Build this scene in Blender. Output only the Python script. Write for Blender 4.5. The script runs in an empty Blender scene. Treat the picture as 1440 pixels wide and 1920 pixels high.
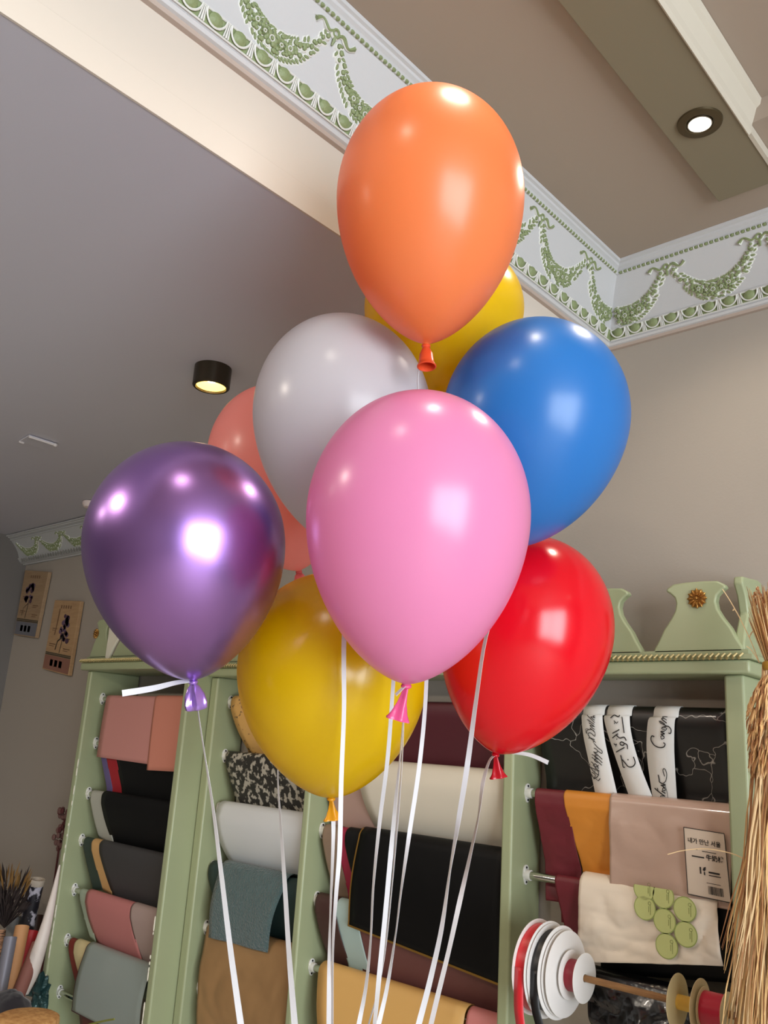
import bpy, math, random
from mathutils import Vector, Matrix
random.seed(7)
sc = bpy.context.scene
C = sc.collection
PI = math.pi
sin, cos = math.sin, math.cos

# ------------------------------------------------------------------ camera
EYE = Vector((0, 0, 1.6))            # camera height above the floor
FPX = 1622.02                        # focal length for a 1440x1920 frame
YAW, PIT, ROL = -0.747090, 0.264242, 0.0665278
FW = Vector((sin(YAW)*cos(PIT), cos(YAW)*cos(PIT), sin(PIT)))
_r = Vector((cos(YAW), -sin(YAW), 0)); _u = _r.cross(FW)
RT = _r*cos(ROL) + _u*sin(ROL); UP = -_r*sin(ROL) + _u*cos(ROL)
cam_d = bpy.data.cameras.new('camera'); cam = bpy.data.objects.new('camera', cam_d); C.objects.link(cam)
cam_d.sensor_fit = 'VERTICAL'; cam_d.sensor_height = 24; cam_d.lens = FPX/1920*24
cam_d.clip_start = 0.02; cam_d.clip_end = 100
m = Matrix((RT, UP, -FW)).transposed().to_4x4(); m.translation = EYE; cam.matrix_world = m
sc.camera = cam

# ------------------------------------------------------------------ light and exposure
sc.view_settings.view_transform = 'Standard'; sc.view_settings.look = 'None'
sc.view_settings.gamma = 1; sc.view_settings.use_curve_mapping = False
sc.view_settings.exposure = 0.0
w = bpy.data.worlds.new('daylight'); sc.world = w; w.use_nodes = True
bg = w.node_tree.nodes['Background']; bg.inputs[0].default_value = (0.80, 0.90, 1.0, 1); bg.inputs[1].default_value = 3.0

def srgb(r, g, b, a=1):
    f = lambda c: (c/255/12.92) if c/255 <= .04045 else ((c/255+.055)/1.055)**2.4
    return (f(r), f(g), f(b), a)

def light(name, kind, loc, energy, color, look=None, **kw):
    d = bpy.data.lights.new(name, kind); d.energy = energy; d.color = color
    for k, v in kw.items(): setattr(d, k, v)
    o = bpy.data.objects.new(name, d); C.objects.link(o); o.location = Vector(loc)+EYE
    if look is not None: o.rotation_euler = Vector(look).to_track_quat('-Z', 'Y').to_euler()
    return o
# daylight through the shop window on the right-hand wall
WX = 2.6
light('window_daylight', 'AREA', (WX+.25, -.55, .0), 190, (0.88, 0.94, 1.0), (-1, 0.05, 0.0), shape='RECTANGLE', size=2.4, size_y=2.1)
WARM = (1.0, 0.80, 0.58)
def spot(name, loc, e, ang=140, col=WARM, rad=.03):
    light(name, 'SPOT', loc, e, col, (0, 0, -1), spot_size=math.radians(ang), spot_blend=.6, shadow_soft_size=rad)

# ------------------------------------------------------------------ projection helpers (pixel -> point on a real plane)
def ray(u, v): return FW + RT*((u-720)/FPX) - UP*((v-960)/FPX)
def onY(u, v, y): d = ray(u, v); return d*(y/d.y)
def onX(u, v, x): d = ray(u, v); return d*(x/d.x)
def onZ(u, v, z): d = ray(u, v); return d*(z/d.z)
def at(u, v, t): return ray(u, v)*t

# ------------------------------------------------------------------ materials
MATS = {}
def mat(name, col, rough=.6, metal=0, coat=0, emit=0, trans=0, bump=0, bscale=60, spec=.5, var=0, vscale=3, coatr=.1, sheen=0, sss=0):
    if name in MATS: return MATS[name]
    M = bpy.data.materials.new(name); M.use_nodes = True; nt = M.node_tree; n = nt.nodes; p = n['Principled BSDF']
    c = srgb(*col)
    p.inputs['Base Color'].default_value = c; p.inputs['Roughness'].default_value = rough; p.inputs['Metallic'].default_value = metal
    p.inputs['Coat Weight'].default_value = coat; p.inputs['Coat Roughness'].default_value = coatr
    p.inputs['Specular IOR Level'].default_value = spec; p.inputs['Sheen Weight'].default_value = sheen
    if sss:
        p.inputs['Subsurface Weight'].default_value = sss; p.inputs['Subsurface Radius'].default_value = (.05, .03, .02); p.inputs['Subsurface Scale'].default_value = .5
    if emit: p.inputs['Emission Color'].default_value = c; p.inputs['Emission Strength'].default_value = emit
    tc = n.new('ShaderNodeTexCoord')
    if bump:
        t = n.new('ShaderNodeTexNoise'); t.inputs['Scale'].default_value = bscale; t.inputs['Detail'].default_value = 4
        b = n.new('ShaderNodeBump'); b.inputs['Strength'].default_value = bump; b.inputs['Distance'].default_value = .01
        nt.links.new(tc.outputs['Object'], t.inputs['Vector']); nt.links.new(t.outputs[0], b.inputs['Height']); nt.links.new(b.outputs[0], p.inputs['Normal'])
    if var:
        t = n.new('ShaderNodeTexNoise'); t.inputs['Scale'].default_value = vscale; t.inputs['Detail'].default_value = 3
        mx = n.new('ShaderNodeMix'); mx.data_type = 'RGBA'
        mx.inputs[6].default_value = tuple(x*(1-var) for x in c[:3])+(1,); mx.inputs[7].default_value = tuple(min(1, x*(1+var)) for x in c[:3])+(1,)
        nt.links.new(tc.outputs['Object'], t.inputs['Vector']); nt.links.new(t.outputs[0], mx.inputs[0]); nt.links.new(mx.outputs[2], p.inputs['Base Color'])
    if trans:
        out = n['Material Output']; tr = n.new('ShaderNodeBsdfTranslucent'); tr.inputs[0].default_value = c
        ms = n.new('ShaderNodeMixShader'); ms.inputs[0].default_value = trans
        nt.links.new(p.outputs[0], ms.inputs[1]); nt.links.new(tr.outputs[0], ms.inputs[2]); nt.links.new(ms.outputs[0], out.inputs[0])
    MATS[name] = M; return M

def texmat(name, kind, a, b, scale, thr=.5, soft=.02, rough=.6, coat=0, dist=0):
    """two-colour procedural print: kind = noise | voronoi | veins | wood"""
    M = mat(name, a, rough, coat=coat); nt = M.node_tree; n = nt.nodes; p = n['Principled BSDF']
    tc = n.new('ShaderNodeTexCoord'); mp = n.new('ShaderNodeMapping'); nt.links.new(tc.outputs['Object'], mp.inputs[0])
    src = mp.outputs[0]
    if kind in ('lace', 'veins'):
        dn = n.new('ShaderNodeTexNoise'); dn.inputs['Scale'].default_value = scale*1.3; dn.inputs['Detail'].default_value = 3
        nt.links.new(src, dn.inputs['Vector'])
        ad = n.new('ShaderNodeVectorMath'); ad.operation = 'MULTIPLY_ADD'; ad.inputs[1].default_value = (dist,)*3
        nt.links.new(dn.outputs['Color'], ad.inputs[0]); nt.links.new(src, ad.inputs[2]); src = ad.outputs[0]
    if kind == 'noise':
        t = n.new('ShaderNodeTexNoise'); t.inputs['Scale'].default_value = scale; t.inputs['Detail'].default_value = 4; o = t.outputs[0]
    elif kind == 'dots':
        t = n.new('ShaderNodeTexVoronoi'); t.inputs['Scale'].default_value = scale; o = t.outputs['Distance']
    elif kind in ('lace', 'veins'):
        t = n.new('ShaderNodeTexVoronoi'); t.feature = 'DISTANCE_TO_EDGE'; t.inputs['Scale'].default_value = scale; o = t.outputs['Distance']
    elif kind == 'wood':
        mp.inputs['Scale'].default_value = (1, 1, 8)
        t = n.new('ShaderNodeTexNoise'); t.inputs['Scale'].default_value = scale; t.inputs['Detail'].default_value = 5; o = t.outputs[0]
    nt.links.new(src, t.inputs['Vector'])
    r = n.new('ShaderNodeValToRGB'); r.color_ramp.elements[0].position = max(0, thr-soft); r.color_ramp.elements[1].position = min(1, thr+soft)
    r.color_ramp.elements[0].color = srgb(*a); r.color_ramp.elements[1].color = srgb(*b)
    nt.links.new(o, r.inputs[0])
    nt.links.new(r.outputs[0], p.inputs['Base Color'])
    return M

# ------------------------------------------------------------------ mesh builder
class MB:
    def __init__(s): s.v = []; s.f = []; s.m = []
    def add(s, vs, fs, mi=0):
        k = len(s.v); s.v += [Vector(p) for p in vs]; s.f += [tuple(i+k for i in f) for f in fs]; s.m += [mi]*len(fs)
    def box(s, x0, x1, y0, y1, z0, z1, mi=0):
        vs = [(x, y, z) for z in (z0, z1) for y in (y0, y1) for x in (x0, x1)]
        s.add(vs, [(0,2,3,1),(4,5,7,6),(0,1,5,4),(2,6,7,3),(0,4,6,2),(1,3,7,5)], mi)
    def hexa(s, a, b, mi=0):        # two matching quads a, b
        s.add(list(a)+list(b), [(3,2,1,0),(4,5,6,7),(0,1,5,4),(1,2,6,5),(2,3,7,6),(3,0,4,7)], mi)
    def tube(s, path, rad, n=6, mi=0, cap=True):
        P = [Vector(p) for p in path]; R = rad if isinstance(rad, (list, tuple)) else [rad]*len(P)
        vs = []; fs = []
        d0 = (P[1]-P[0]).normalized(); a = d0.orthogonal().normalized()
        for i, p in enumerate(P):
            d = (P[min(i+1, len(P)-1)]-P[max(i-1, 0)])
            d = d.normalized() if d.length > 1e-9 else d0
            a = (a-d*a.dot(d)).normalized(); b = d.cross(a)
            vs += [p+(a*cos(2*PI*k/n)+b*sin(2*PI*k/n))*R[i] for k in range(n)]
        for i in range(len(P)-1):
            for k in range(n): k2 = (k+1) % n; fs.append((i*n+k, i*n+k2, (i+1)*n+k2, (i+1)*n+k))
        if cap: fs.append(tuple(range(n-1, -1, -1))); fs.append(tuple((len(P)-1)*n+k for k in range(n)))
        s.add(vs, fs, mi)
    def lathe(s, prof, base, axis, n=32, mi=0, side=None, sq=1):     # prof: (radius, height along axis)
        base = Vector(base); ax = Vector(axis).normalized(); a = (Vector(side) if side else ax.orthogonal()); a = (a-ax*a.dot(ax)).normalized(); b = ax.cross(a)
        vs = []; fs = []
        for r, h in prof: vs += [base+ax*h+(a*cos(2*PI*k/n)+b*sin(2*PI*k/n)*sq)*max(r, 1e-5) for k in range(n)]
        for i in range(len(prof)-1):
            for k in range(n): k2 = (k+1) % n; fs.append((i*n+k, i*n+k2, (i+1)*n+k2, (i+1)*n+k))
        s.add(vs, fs, mi)
    def ell(s, c, ax, ay, az, n=8, m_=6, mi=0):      # ellipsoid with three axis vectors
        c = Vector(c); ax, ay, az = Vector(ax), Vector(ay), Vector(az); vs = [c+az]; fs = []
        for j in range(1, m_):
            t = PI*j/m_
            vs += [c+az*cos(t)+(ax*cos(2*PI*k/n)+ay*sin(2*PI*k/n))*sin(t) for k in range(n)]
        vs.append(c-az)
        for k in range(n): fs.append((0, 1+k, 1+(k+1) % n))
        for j in range(m_-2):
            for k in range(n): k2 = (k+1) % n; fs.append((1+j*n+k, 1+(j+1)*n+k, 1+(j+1)*n+k2, 1+j*n+k2))
        e = len(vs)-1; o = 1+(m_-2)*n
        for k in range(n): fs.append((e, o+(k+1) % n, o+k))
        s.add(vs, fs, mi)
    def prism(s, poly, dvec, mi=0):          # extrude polygon points by a vector
        n = len(poly); d = Vector(dvec); vs = [Vector(p) for p in poly]+[Vector(p)+d for p in poly]
        s.add(vs, [tuple(range(n)), tuple(range(2*n-1, n-1, -1))]+[(i, (i+1) % n, n+(i+1) % n, n+i) for i in range(n)], mi)
    def grid(s, rows, mi=0):
        n = len(rows[0]); vs = [p for r in rows for p in r]
        s.add(vs, [(i*n+j, i*n+j+1, (i+1)*n+j+1, (i+1)*n+j) for i in range(len(rows)-1) for j in range(n-1)], mi)
    def strokes(s, pts, nrm, wd, h=.0004, mi=0):      # flat pen stroke lying on a surface
        pts = [Vector(p) for p in pts]; nrm = Vector(nrm).normalized(); a = []; b = []
        for i, p in enumerate(pts):
            d = (pts[min(i+1, len(pts)-1)]-pts[max(i-1, 0)]); q = nrm.cross(d)
            q = q.normalized() if q.length > 1e-9 else Vector((1, 0, 0))
            ww = wd[i] if isinstance(wd, list) else wd
            a.append(p+q*ww/2+nrm*h); b.append(p-q*ww/2+nrm*h)
        s.grid([a, b], mi)
    def build(s, name, mats, parent=None, smooth=True, angle=35, bevel=0, solid=0, recalc=True):
        if not isinstance(mats, (list, tuple)): mats = [mats]
        V = [p+EYE for p in s.v]; org = Vector((0, 0, 0))
        if parent is None:
            xs = [p.x for p in V]; ys = [p.y for p in V]; zs = [p.z for p in V]
            org = Vector(((min(xs)+max(xs))/2, (min(ys)+max(ys))/2, min(zs)))
        me = bpy.data.meshes.new(name); me.from_pydata([tuple(p-org) for p in V], [], s.f)
        for m_ in mats: me.materials.append(m_)
        me.polygons.foreach_set('material_index', s.m)
        if recalc:
            import bmesh
            bm = bmesh.new(); bm.from_mesh(me); bmesh.ops.recalc_face_normals(bm, faces=bm.faces); bm.to_mesh(me); bm.free()
        if smooth:
            me.polygons.foreach_set('use_smooth', [True]*len(me.polygons))
            me.set_sharp_from_angle(angle=math.radians(angle))
        me.update()
        o = bpy.data.objects.new(name, me); C.objects.link(o)
        if parent is None: o.location = org; o['_w'] = 0
        else:
            o.parent = parent
            o.location = -parent.location if parent.parent is None else (0, 0, 0)
        if bevel:
            md = o.modifiers.new('bevel', 'BEVEL'); md.width = bevel; md.segments = 3; md.limit_method = 'ANGLE'; md.angle_limit = math.radians(40)
        if solid:
            md = o.modifiers.new('thickness', 'SOLIDIFY'); md.thickness = solid; md.offset = 0
        return o

def thing(name, loc, label, cat, group=None):
    o = bpy.data.objects.new(name, None); C.objects.link(o); p = Vector(loc)+EYE; o.location = p; o['_off'] = list(p); o.empty_display_size = .05
    o['label'] = label; o['category'] = cat
    if group: o['group'] = group
    return o
def tag(o, label, cat, group=None):
    o['label'] = label; o['category'] = cat
    if group: o['group'] = group
    return o
def struct(o): o['kind'] = 'structure'; return o
def catmull(P, k=6):
    P = [Vector(p) for p in P]; out = []
    for i in range(len(P)-1):
        a, b, c, d = P[max(i-1, 0)], P[i], P[i+1], P[min(i+2, len(P)-1)]
        for j in range(k):
            t = j/k; out.append(.5*((2*b)+(c-a)*t+(2*a-5*b+4*c-d)*t*t+(3*b-a-3*c+d)*t**3))
    out.append(P[-1]); return out

# ------------------------------------------------------------------ dimensions (relative to the eye)
Dw = 1.93          # back wall
XF = -1.02         # face of the beam
XL = -4.19         # left wall
ZLOW = .885        # low ceiling
ZT = 1.26          # tray ceiling
ZFL = -1.6; YR = -3.2
wallM = mat('warm_grey_wall_paint', (160, 151, 140), .75, bump=.05, bscale=180)
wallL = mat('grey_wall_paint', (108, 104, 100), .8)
lilac = mat('lilac_grey_ceiling_paint', (190, 189, 198), .45, bump=.03, bscale=40, spec=.35)
trayM = mat('taupe_ceiling_paint', (160, 145, 130), .7)
beamM = mat('cream_beam_paint', (200, 190, 177), .7)
plast = mat('white_plaster', (190, 190, 190), .55, bump=.05, bscale=200)
plastw = mat('bright_white_plaster', (212, 212, 206), .5)
greenP = mat('sage_green_plaster_paint', (128, 140, 98), .5, bump=.2, bscale=300)
undershade = mat('moulding_underside_shade', (170, 154, 142), .6)  # brownish shade under the cornice moulding, put into the colour

# ---- room shell
b = MB(); b.box(XL-.2, WX+.2, YR-.2, Dw+.3, ZFL-.1, ZFL); struct(b.build('floor', mat('pale_floor_tile', (206, 196, 182), .5, var=.08), smooth=False))
b = MB(); b.box(XL-.2, WX+.2, Dw, Dw+.15, ZFL, ZT+.4); struct(b.build('wall_back', wallM, smooth=False))
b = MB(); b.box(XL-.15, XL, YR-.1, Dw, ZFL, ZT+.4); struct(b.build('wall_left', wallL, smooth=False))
b = MB(); b.box(XL-.2, WX+.2, YR-.15, YR, ZFL, ZT+.4); struct(b.build('wall_rear', wallM, smooth=False))
wy0, wy1, wz0, wz1 = -1.75, .75, -1.2, .95
b = MB()
b.box(WX, WX+.15, YR, wy0, ZFL, ZT+.4); b.box(WX, WX+.15, wy1, Dw, ZFL, ZT+.4)
b.box(WX, WX+.15, wy0, wy1, ZFL, wz0); b.box(WX, WX+.15, wy0, wy1, wz1, ZT+.4)
struct(b.build('wall_right', wallM, smooth=False))
wf = MB()
fr = .05
wf.box(WX-.01, WX+.08, wy0, wy1, wz0, wz0+fr); wf.box(WX-.01, WX+.08, wy0, wy1, wz1-fr, wz1)
for y in (wy0, (wy0+wy1)/2-fr/2, wy1-fr): wf.box(WX-.01, WX+.08, y, y+fr, wz0+fr, wz1-fr)
struct(wf.build('window_1', mat('white_window_frame', (225, 225, 222), .4), smooth=False))
# low ceiling and beam
b = MB(); b.box(XL-.1, XF-.004, YR, Dw, ZLOW, ZLOW+.05); struct(b.build('ceiling', lilac, smooth=False))
b = MB(); b.box(XF-.004, XF, YR, Dw, ZLOW-.001, ZLOW+.05); b.box(XF-.03, XF, YR, Dw, ZLOW+.0501, ZT); struct(b.build('wall_beam', beamM, smooth=False))
# tray ceiling with the recess beyond the dropped band
xr0 = -.455; yr1 = 1.545; ZR = .05
b = MB()
b.box(XF, -.50, YR, Dw, ZT, ZT+.04); b.box(-.50, WX, yr1, Dw, ZT, ZT+ZR+.04)
b.box(-.50, WX, YR, yr1-.0005, ZT+ZR, ZT+ZR+.04); b.box(-.52, -.501, YR, Dw, ZT+.041, ZT+ZR+.04)
struct(b.build('ceiling_tray', trayM, smooth=False))
bandM = mat('olive_taupe_band_paint', (128, 118, 96), .6)
b = MB(); b.box(-.632, -.50, YR, 1.728, ZT-.022, ZT-.001)
struct(b.build('trim_1', bandM, smooth=False, bevel=.0015))
# bright moulding beside the band
prof = [(-.502, -.024), (-.499, -.026), (-.494, -.020), (-.492, -.004), (-.487, .012), (-.482, .030), (-.474, .036), (-.471, ZR-.001), (-.50, ZR-.001)]
b = MB()
ring = [[Vector((x, y, ZT+h)) for x, h in prof] for y in (YR, yr1)]
b.grid(ring); b.box(-.502, -.494, yr1, 1.728, ZT-.024, ZT-.001); struct(b.build('trim_2', mat('cream_moulding_paint', (196, 188, 172), .5), smooth=False))

# ------------------------------------------------------------------ plaster cornices
class Cornice:
    """profile points (d = out from the wall, h = below the ceiling); s runs along the wall"""
    def __init__(s, kind, P, H, zc, lo=0):
        s.kind = kind; s.P = P; s.H = H; s.zc = zc
        k = P/.088; q = H/.21
        s.prof = [(0, -.21), (.010, -.21), (.012, -.203), (.018, -.202), (.022, -.197), (.020, -.194),
                  (.024, -.192), (.033, -.168), (.034, -.164), (.030, -.161)]
        s.f0 = (.030, -.161); s.f1 = (.068, -.034)
        for i in range(1, 9):
            t = i/8; s.prof.append((s.f0[0]+(s.f1[0]-s.f0[0])*t-.006*sin(PI*t), s.f0[1]+(s.f1[1]-s.f0[1])*t))
        s.prof += [(.072, -.034), (.073, -.026), (.070, -.024), (.074, -.020), (.080, -.016), (.081, -.010), (.087, -.008), (.088, -.0005)]
        s.prof = [(d*k, h*q) for d, h in s.prof]; s.k = k; s.q = q
    def pt(s, a, d, h):
        if s.kind == 'beam': return Vector((XF+d, a, s.zc+h))
        return Vector((a, Dw-d, s.zc+h))
    def frieze(s, a, v, out=0):          # v 0..1 up the frieze
        d = s.f0[0]+(s.f1[0]-s.f0[0])*v-.006*sin(PI*v); h = s.f0[1]+(s.f1[1]-s.f0[1])*v
        return s.pt(a, d*s.k+out*.95, h*s.q-out*.3)
    def egg(s, a, v, out=0):
        d = .024+.009*v; h = -.192+.024*v
        return s.pt(a, d*s.k+out*.94, h*s.q-out*.35)
cb = Cornice('beam', .088, .21, ZT); cw = Cornice('wall', .088, .21, ZT); cl = Cornice('wall', .125, .128, ZLOW-.003)
def sweep(c, a0, a1, m0, m1, name):
    b = MB()
    rows = []
    for d, h in c.prof:
        rows.append([c.pt(a0+m0*d, d, h), c.pt(a1+m1*d, d, h)])
    nf = len(rows)-1
    vs = [p for r in rows for p in r]
    for i in range(nf):
        lower = i < 2
        b.add([vs[2*i], vs[2*i+1], vs[2*i+3], vs[2*i+2]], [(0, 1, 2, 3)], 1 if lower else (2 if i == 6 else 0))
    o = b.build(name, [plast, undershade, greenP], smooth=False)
    return struct(o)
tb = sweep(cb, YR, Dw, 0, -1, 'trim_3'); tw = sweep(cw, XF, WX, 1, 0, 'trim_4')
greyP = mat('grey_green_plaster', (170, 172, 164), .6)
tl = sweep(cl, XL, XF-.004, 0, 0, 'trim_5'); tl.data.materials[0] = mat('grey_plaster', (176, 178, 178), .55); tl.data.materials[1] = tl.data.materials[0]; tl.data.materials[2] = tl.data.materials[0]

def egg_band(c, a0, a1, parent, per=.048, small=False):
    b = MB(); n = int((a1-a0)/per); T = Vector((0, 1, 0)) if c.kind == 'beam' else Vector((1, 0, 0))
    for i in range(n):
        a = a0+per*(i+.5); V = c.egg(a, 1)-c.egg(a, 0); N = (c.egg(a, .5, 1)-c.egg(a, .5, 0)).normalized(); L = V.length; V = V.normalized()
        ce = c.egg(a, .60)
        b.ell(ce, T*.0145, V*L*.50, N*.0075, 12, 6, 0)
        u = []
        for j in range(13):
            t = PI*(1.02*j/12-.01); x = -cos(t)*.0195; y = -sin(t)*L*.82
            u.append(c.egg(a+x, .5)+V*(L*.47+y)+N*.0035)
        b.tube(u, .0019, 5, 1)
        for sgn in (-1, 0, 1):
            q0 = c.egg(a+per/2+sgn*.0025, .95)+N*.002; q1 = c.egg(a+per/2+sgn*.0045, .05)+N*.003
            b.tube([q0, q1], [.0011, .0017 if sgn else .0023], 4, 1)
    for v in (.0, 1.0):
        b.tube([c.egg(a0, v, .001), c.egg(a1, v, .001)], .0016, 5, 1)
    return b.build('egg_and_dart', [greenP, plastw], parent)
def bead_band(c, a0, a1, parent, per=.0125):
    b = MB(); n = int((a1-a0)/per); T = Vector((0, 1, 0)) if c.kind == 'beam' else Vector((1, 0, 0))
    for i in range(n):
        a = a0+per*(i+.5); p = c.pt(a, .0715*c.k, -.031*c.q)
        b.ell(p, T*.0058, Vector((0, 0, .0042)), (Vector((.0045, 0, 0)) if c.kind == 'beam' else Vector((0, .0045, 0))), 8, 5, i % 2 and 0 or 0)
        b.ell(p+T*per/2, T*.0012, Vector((0, 0, .0046)), (Vector((.0048, 0, 0)) if c.kind == 'beam' else Vector((0, .0048, 0))), 6, 4, 1)
    return b.build('bead_strip', [greenP, plastw], parent)
def swag(c, a0, per, parent, sc_=1.0, clip=None):
    """one festoon hanging from the bow at a0 to the bow at a0+per"""
    b = MB(); rnd = random.Random(int(a0*1000)+5); N0 = (c.frieze(0, .5, 1)-c.frieze(0, .5, 0)).normalized()
    T = Vector((0, 1, 0)) if c.kind == 'beam' else Vector((1, 0, 0)); V = (c.frieze(0, 1)-c.frieze(0, 0)); Lf = V.length; V = V.normalized()
    def pt(t, off=0):
        s = .012+(per-.024)*t; v = .80-.62*(1-abs(2*t-1)**2.1)
        return a0+s, v
    def blob(a, v, r, h, el=1.0, ang=0, mi=0, seg=8):
        if clip and not (clip[0] < a < clip[1]): return
        p = c.frieze(a, v); d1 = T*cos(ang)+V*sin(ang); d2 = -T*sin(ang)+V*cos(ang)
        b.ell(p-N0*.0005, d1*r*el*1.28+d1*.0010, d2*r*1.42+d2*.0009, N0*h*.62, seg, 4, 1)
        b.ell(p+N0*.0005, d1*r*el*.94, d2*r*.92, N0*h, seg, 4, mi)
    n = 34
    for i in range(n):
        t = (i+.5)/n; a, v = pt(t); a2, v2 = pt(t+.01)
        ang = math.atan2((v2-v)*Lf, a2-a)
        fat = (.0040+.0135*sin(PI*t)**1.2)*sc_
        b_n = 1+int(3.4*sin(PI*t))
        for k in range(b_n):
            o = (rnd.random()-.5)*2*fat
            blob(a+rnd.uniform(-.002, .002)-sin(ang)*o, v+cos(ang)*o/Lf, rnd.uniform(.0042, .0062)*sc_, .009*sc_, 1.15, ang+rnd.uniform(-.6, .6))
        for sg in (-1, 1):
            if rnd.random() < .8:
                o = sg*fat*1.25
                blob(a-sin(ang)*o, v+cos(ang)*o/Lf, .0036*sc_, .004*sc_, 2.1, ang+sg*rnd.uniform(.5, 1.1), seg=6)
    for t, r in ((.30, .0115), (.47, .0145), (.66, .0125), (.39, .008), (.57, .009)):    # open roses
        a, v = pt(t)
        if clip and not (clip[0] < a < clip[1]): continue
        for k in range(6):
            an = k*PI/3+t*9; blob(a+cos(an)*r*.62*sc_, v+sin(an)*r*.62*sc_/Lf, r*.44*sc_, .011*sc_, 1.1, an)
        p = c.frieze(a, v, .009*sc_)
        b.tube([p+(T*cos(q)+V*sin(q))*r*.34*sc_ for q in [2*PI*k/10 for k in range(11)]], .0012*sc_, 5, 1)
        b.ell(p, T*r*.24*sc_, V*r*.24*sc_, N0*.003*sc_, 8, 4, 0)
    o = b.build('flower_festoon', [greenP, plastw], parent)
    return o
def bow(c, a0, parent, sc_=1.0):
    b = MB(); N0 = (c.frieze(0, .5, 1)-c.frieze(0, .5, 0)).normalized(); T = Vector((0, 1, 0)) if c.kind == 'beam' else Vector((1, 0, 0))
    V = (c.frieze(0, 1)-c.frieze(0, 0)).normalized(); p = c.frieze(a0, .86, .003)
    b.tube([p+(T*cos(q)+V*sin(q))*.0068*sc_ for q in [2*PI*k/14 for k in range(15)]], .0030*sc_, 6, 0)
    b.tube([p-N0*.002+(T*cos(q)+V*sin(q))*.0072*sc_ for q in [2*PI*k/14 for k in range(15)]], .0042*sc_, 6, 1)
    for sg in (-1, 1):
        q = [p+T*sg*(.007+.040*t)*sc_+V*(.0055*sin(t*7.0)*(1 if sg > 0 else -1)-.002*sg)*sc_ for t in [k/12 for k in range(13)]]
        w = [.0024+.0016*sin(k/12*PI*1.5)**2 for k in range(13)]; w[-1] = .0046
        b.tube([x-N0*.002 for x in q], [z*1.45*sc_ for z in w], 5, 1); b.tube([x+N0*.0008 for x in q], [z*sc_ for z in w], 5, 0)
    b.tube([p-V*.004, p-V*.014*sc_, c.frieze(a0, .70, .003)], [.003*sc_, .0035*sc_, .002*sc_], 5, 0)
    return b.build('ribbon_bow', [greenP, plastw], parent)
egg_band(cb, .1, Dw-.028, tb); egg_band(cw, XF+.028, .35, tw)
bead_band(cb, .3, Dw-.075, tb); bead_band(cw, XF+.075, .3, tw)
PER = .2265
for i in range(6):
    a = 1.732-PER*(i+1); swag(cb, a, PER, tb); bow(cb, a, tb)
bow(cb, 1.732, tb); swag(cb, 1.732, .245, tb, clip=(0, Dw-.045))
for i in range(4):
    a = -.82+PER*i; swag(cw, a, PER, tw); bow(cw, a, tw)
swag(cw, -.82-.235, .235, tw, clip=(XF+.048, 5))
for i in range(13):
    a = XL+.02+PER*i; swag(cl, a, PER, tl, .95); bow(cl, a+PER, tl, .9)
b = MB()
for i in range(125):
    a = XL+.04+.024*i; p = cl.egg(a, .5, .003); b.ell(p, (.006, 0, 0), (0, .004, 0), (0, -.002, .010), 6, 4)
b.build('dentil_band', mat('dark_grey_plaster_paint', (112, 112, 106), .6), tl)  # row of small dots, darker grey than the cornice

# ------------------------------------------------------------------ lamps
blackmetal = mat('dark_bronze_metal', (58, 50, 38), .35, .6)
lampc = onZ(400, 690, ZLOW)
t = thing('surface_downlight', lampc, 'round black surface-mounted downlight glowing warm yellow on the grey ceiling', 'ceiling light')
R_ = .046
b = MB(); b.lathe([(R_, 0), (R_, -.050), (R_-.003, -.053), (R_-.008, -.053), (R_-.009, -.046), (R_-.010, -.012), (.0, -.011)], lampc, (0, 0, 1), 40); b.build('housing', blackmetal, t)
b = MB(); b.lathe([(R_-.0095, -.048), (R_-.016, -.040), (.018, -.028), (.0, -.026)], lampc, (0, 0, 1), 40); b.build('reflector', mat('warm_lamp_glass', (255, 216, 110), .3, emit=2.6), t)
b = MB(); b.lathe([(.014, -.029), (.011, -.036), (.0, -.038)], lampc, (0, 0, 1), 24); b.build('bulb', mat('lamp_glow', (255, 236, 190), .3, emit=22), t)
spot('surface_downlight_light', (lampc.x, lampc.y, lampc.z-.062), 9, 130)
rc = onZ(1312, 229, ZT-.022)
t = thing('recessed_downlight', rc, 'round recessed spotlight with bronze ring shining white in the ceiling band', 'ceiling light')
b = MB(); b.lathe([(.0435, -.0002), (.0425, -.004), (.028, -.0055), (.026, -.004), (.0255, -.0003)], rc, (0, 0, 1), 48); b.build('trim_ring', mat('bronze_ring', (92, 80, 58), .35, .7), t)
b = MB(); b.lathe([(.0252, -.0008), (.0235, -.0058), (.0215, -.0060), (.021, -.0015)], rc, (0, 0, 1), 40); b.build('inner_ring', mat('chrome', (200, 198, 190), .12, 1), t)
b = MB(); b.lathe([(.021, -.0030), (.014, -.0058), (.0, -.0064)], rc, (0, 0, 1), 32); b.build('lens', mat('white_lamp_glow', (255, 246, 226), .3, emit=12), t)
spot('recessed_downlight_light', (rc.x, rc.y, rc.z-.02), 13, 140, (1, .88, .72), .04)
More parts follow.
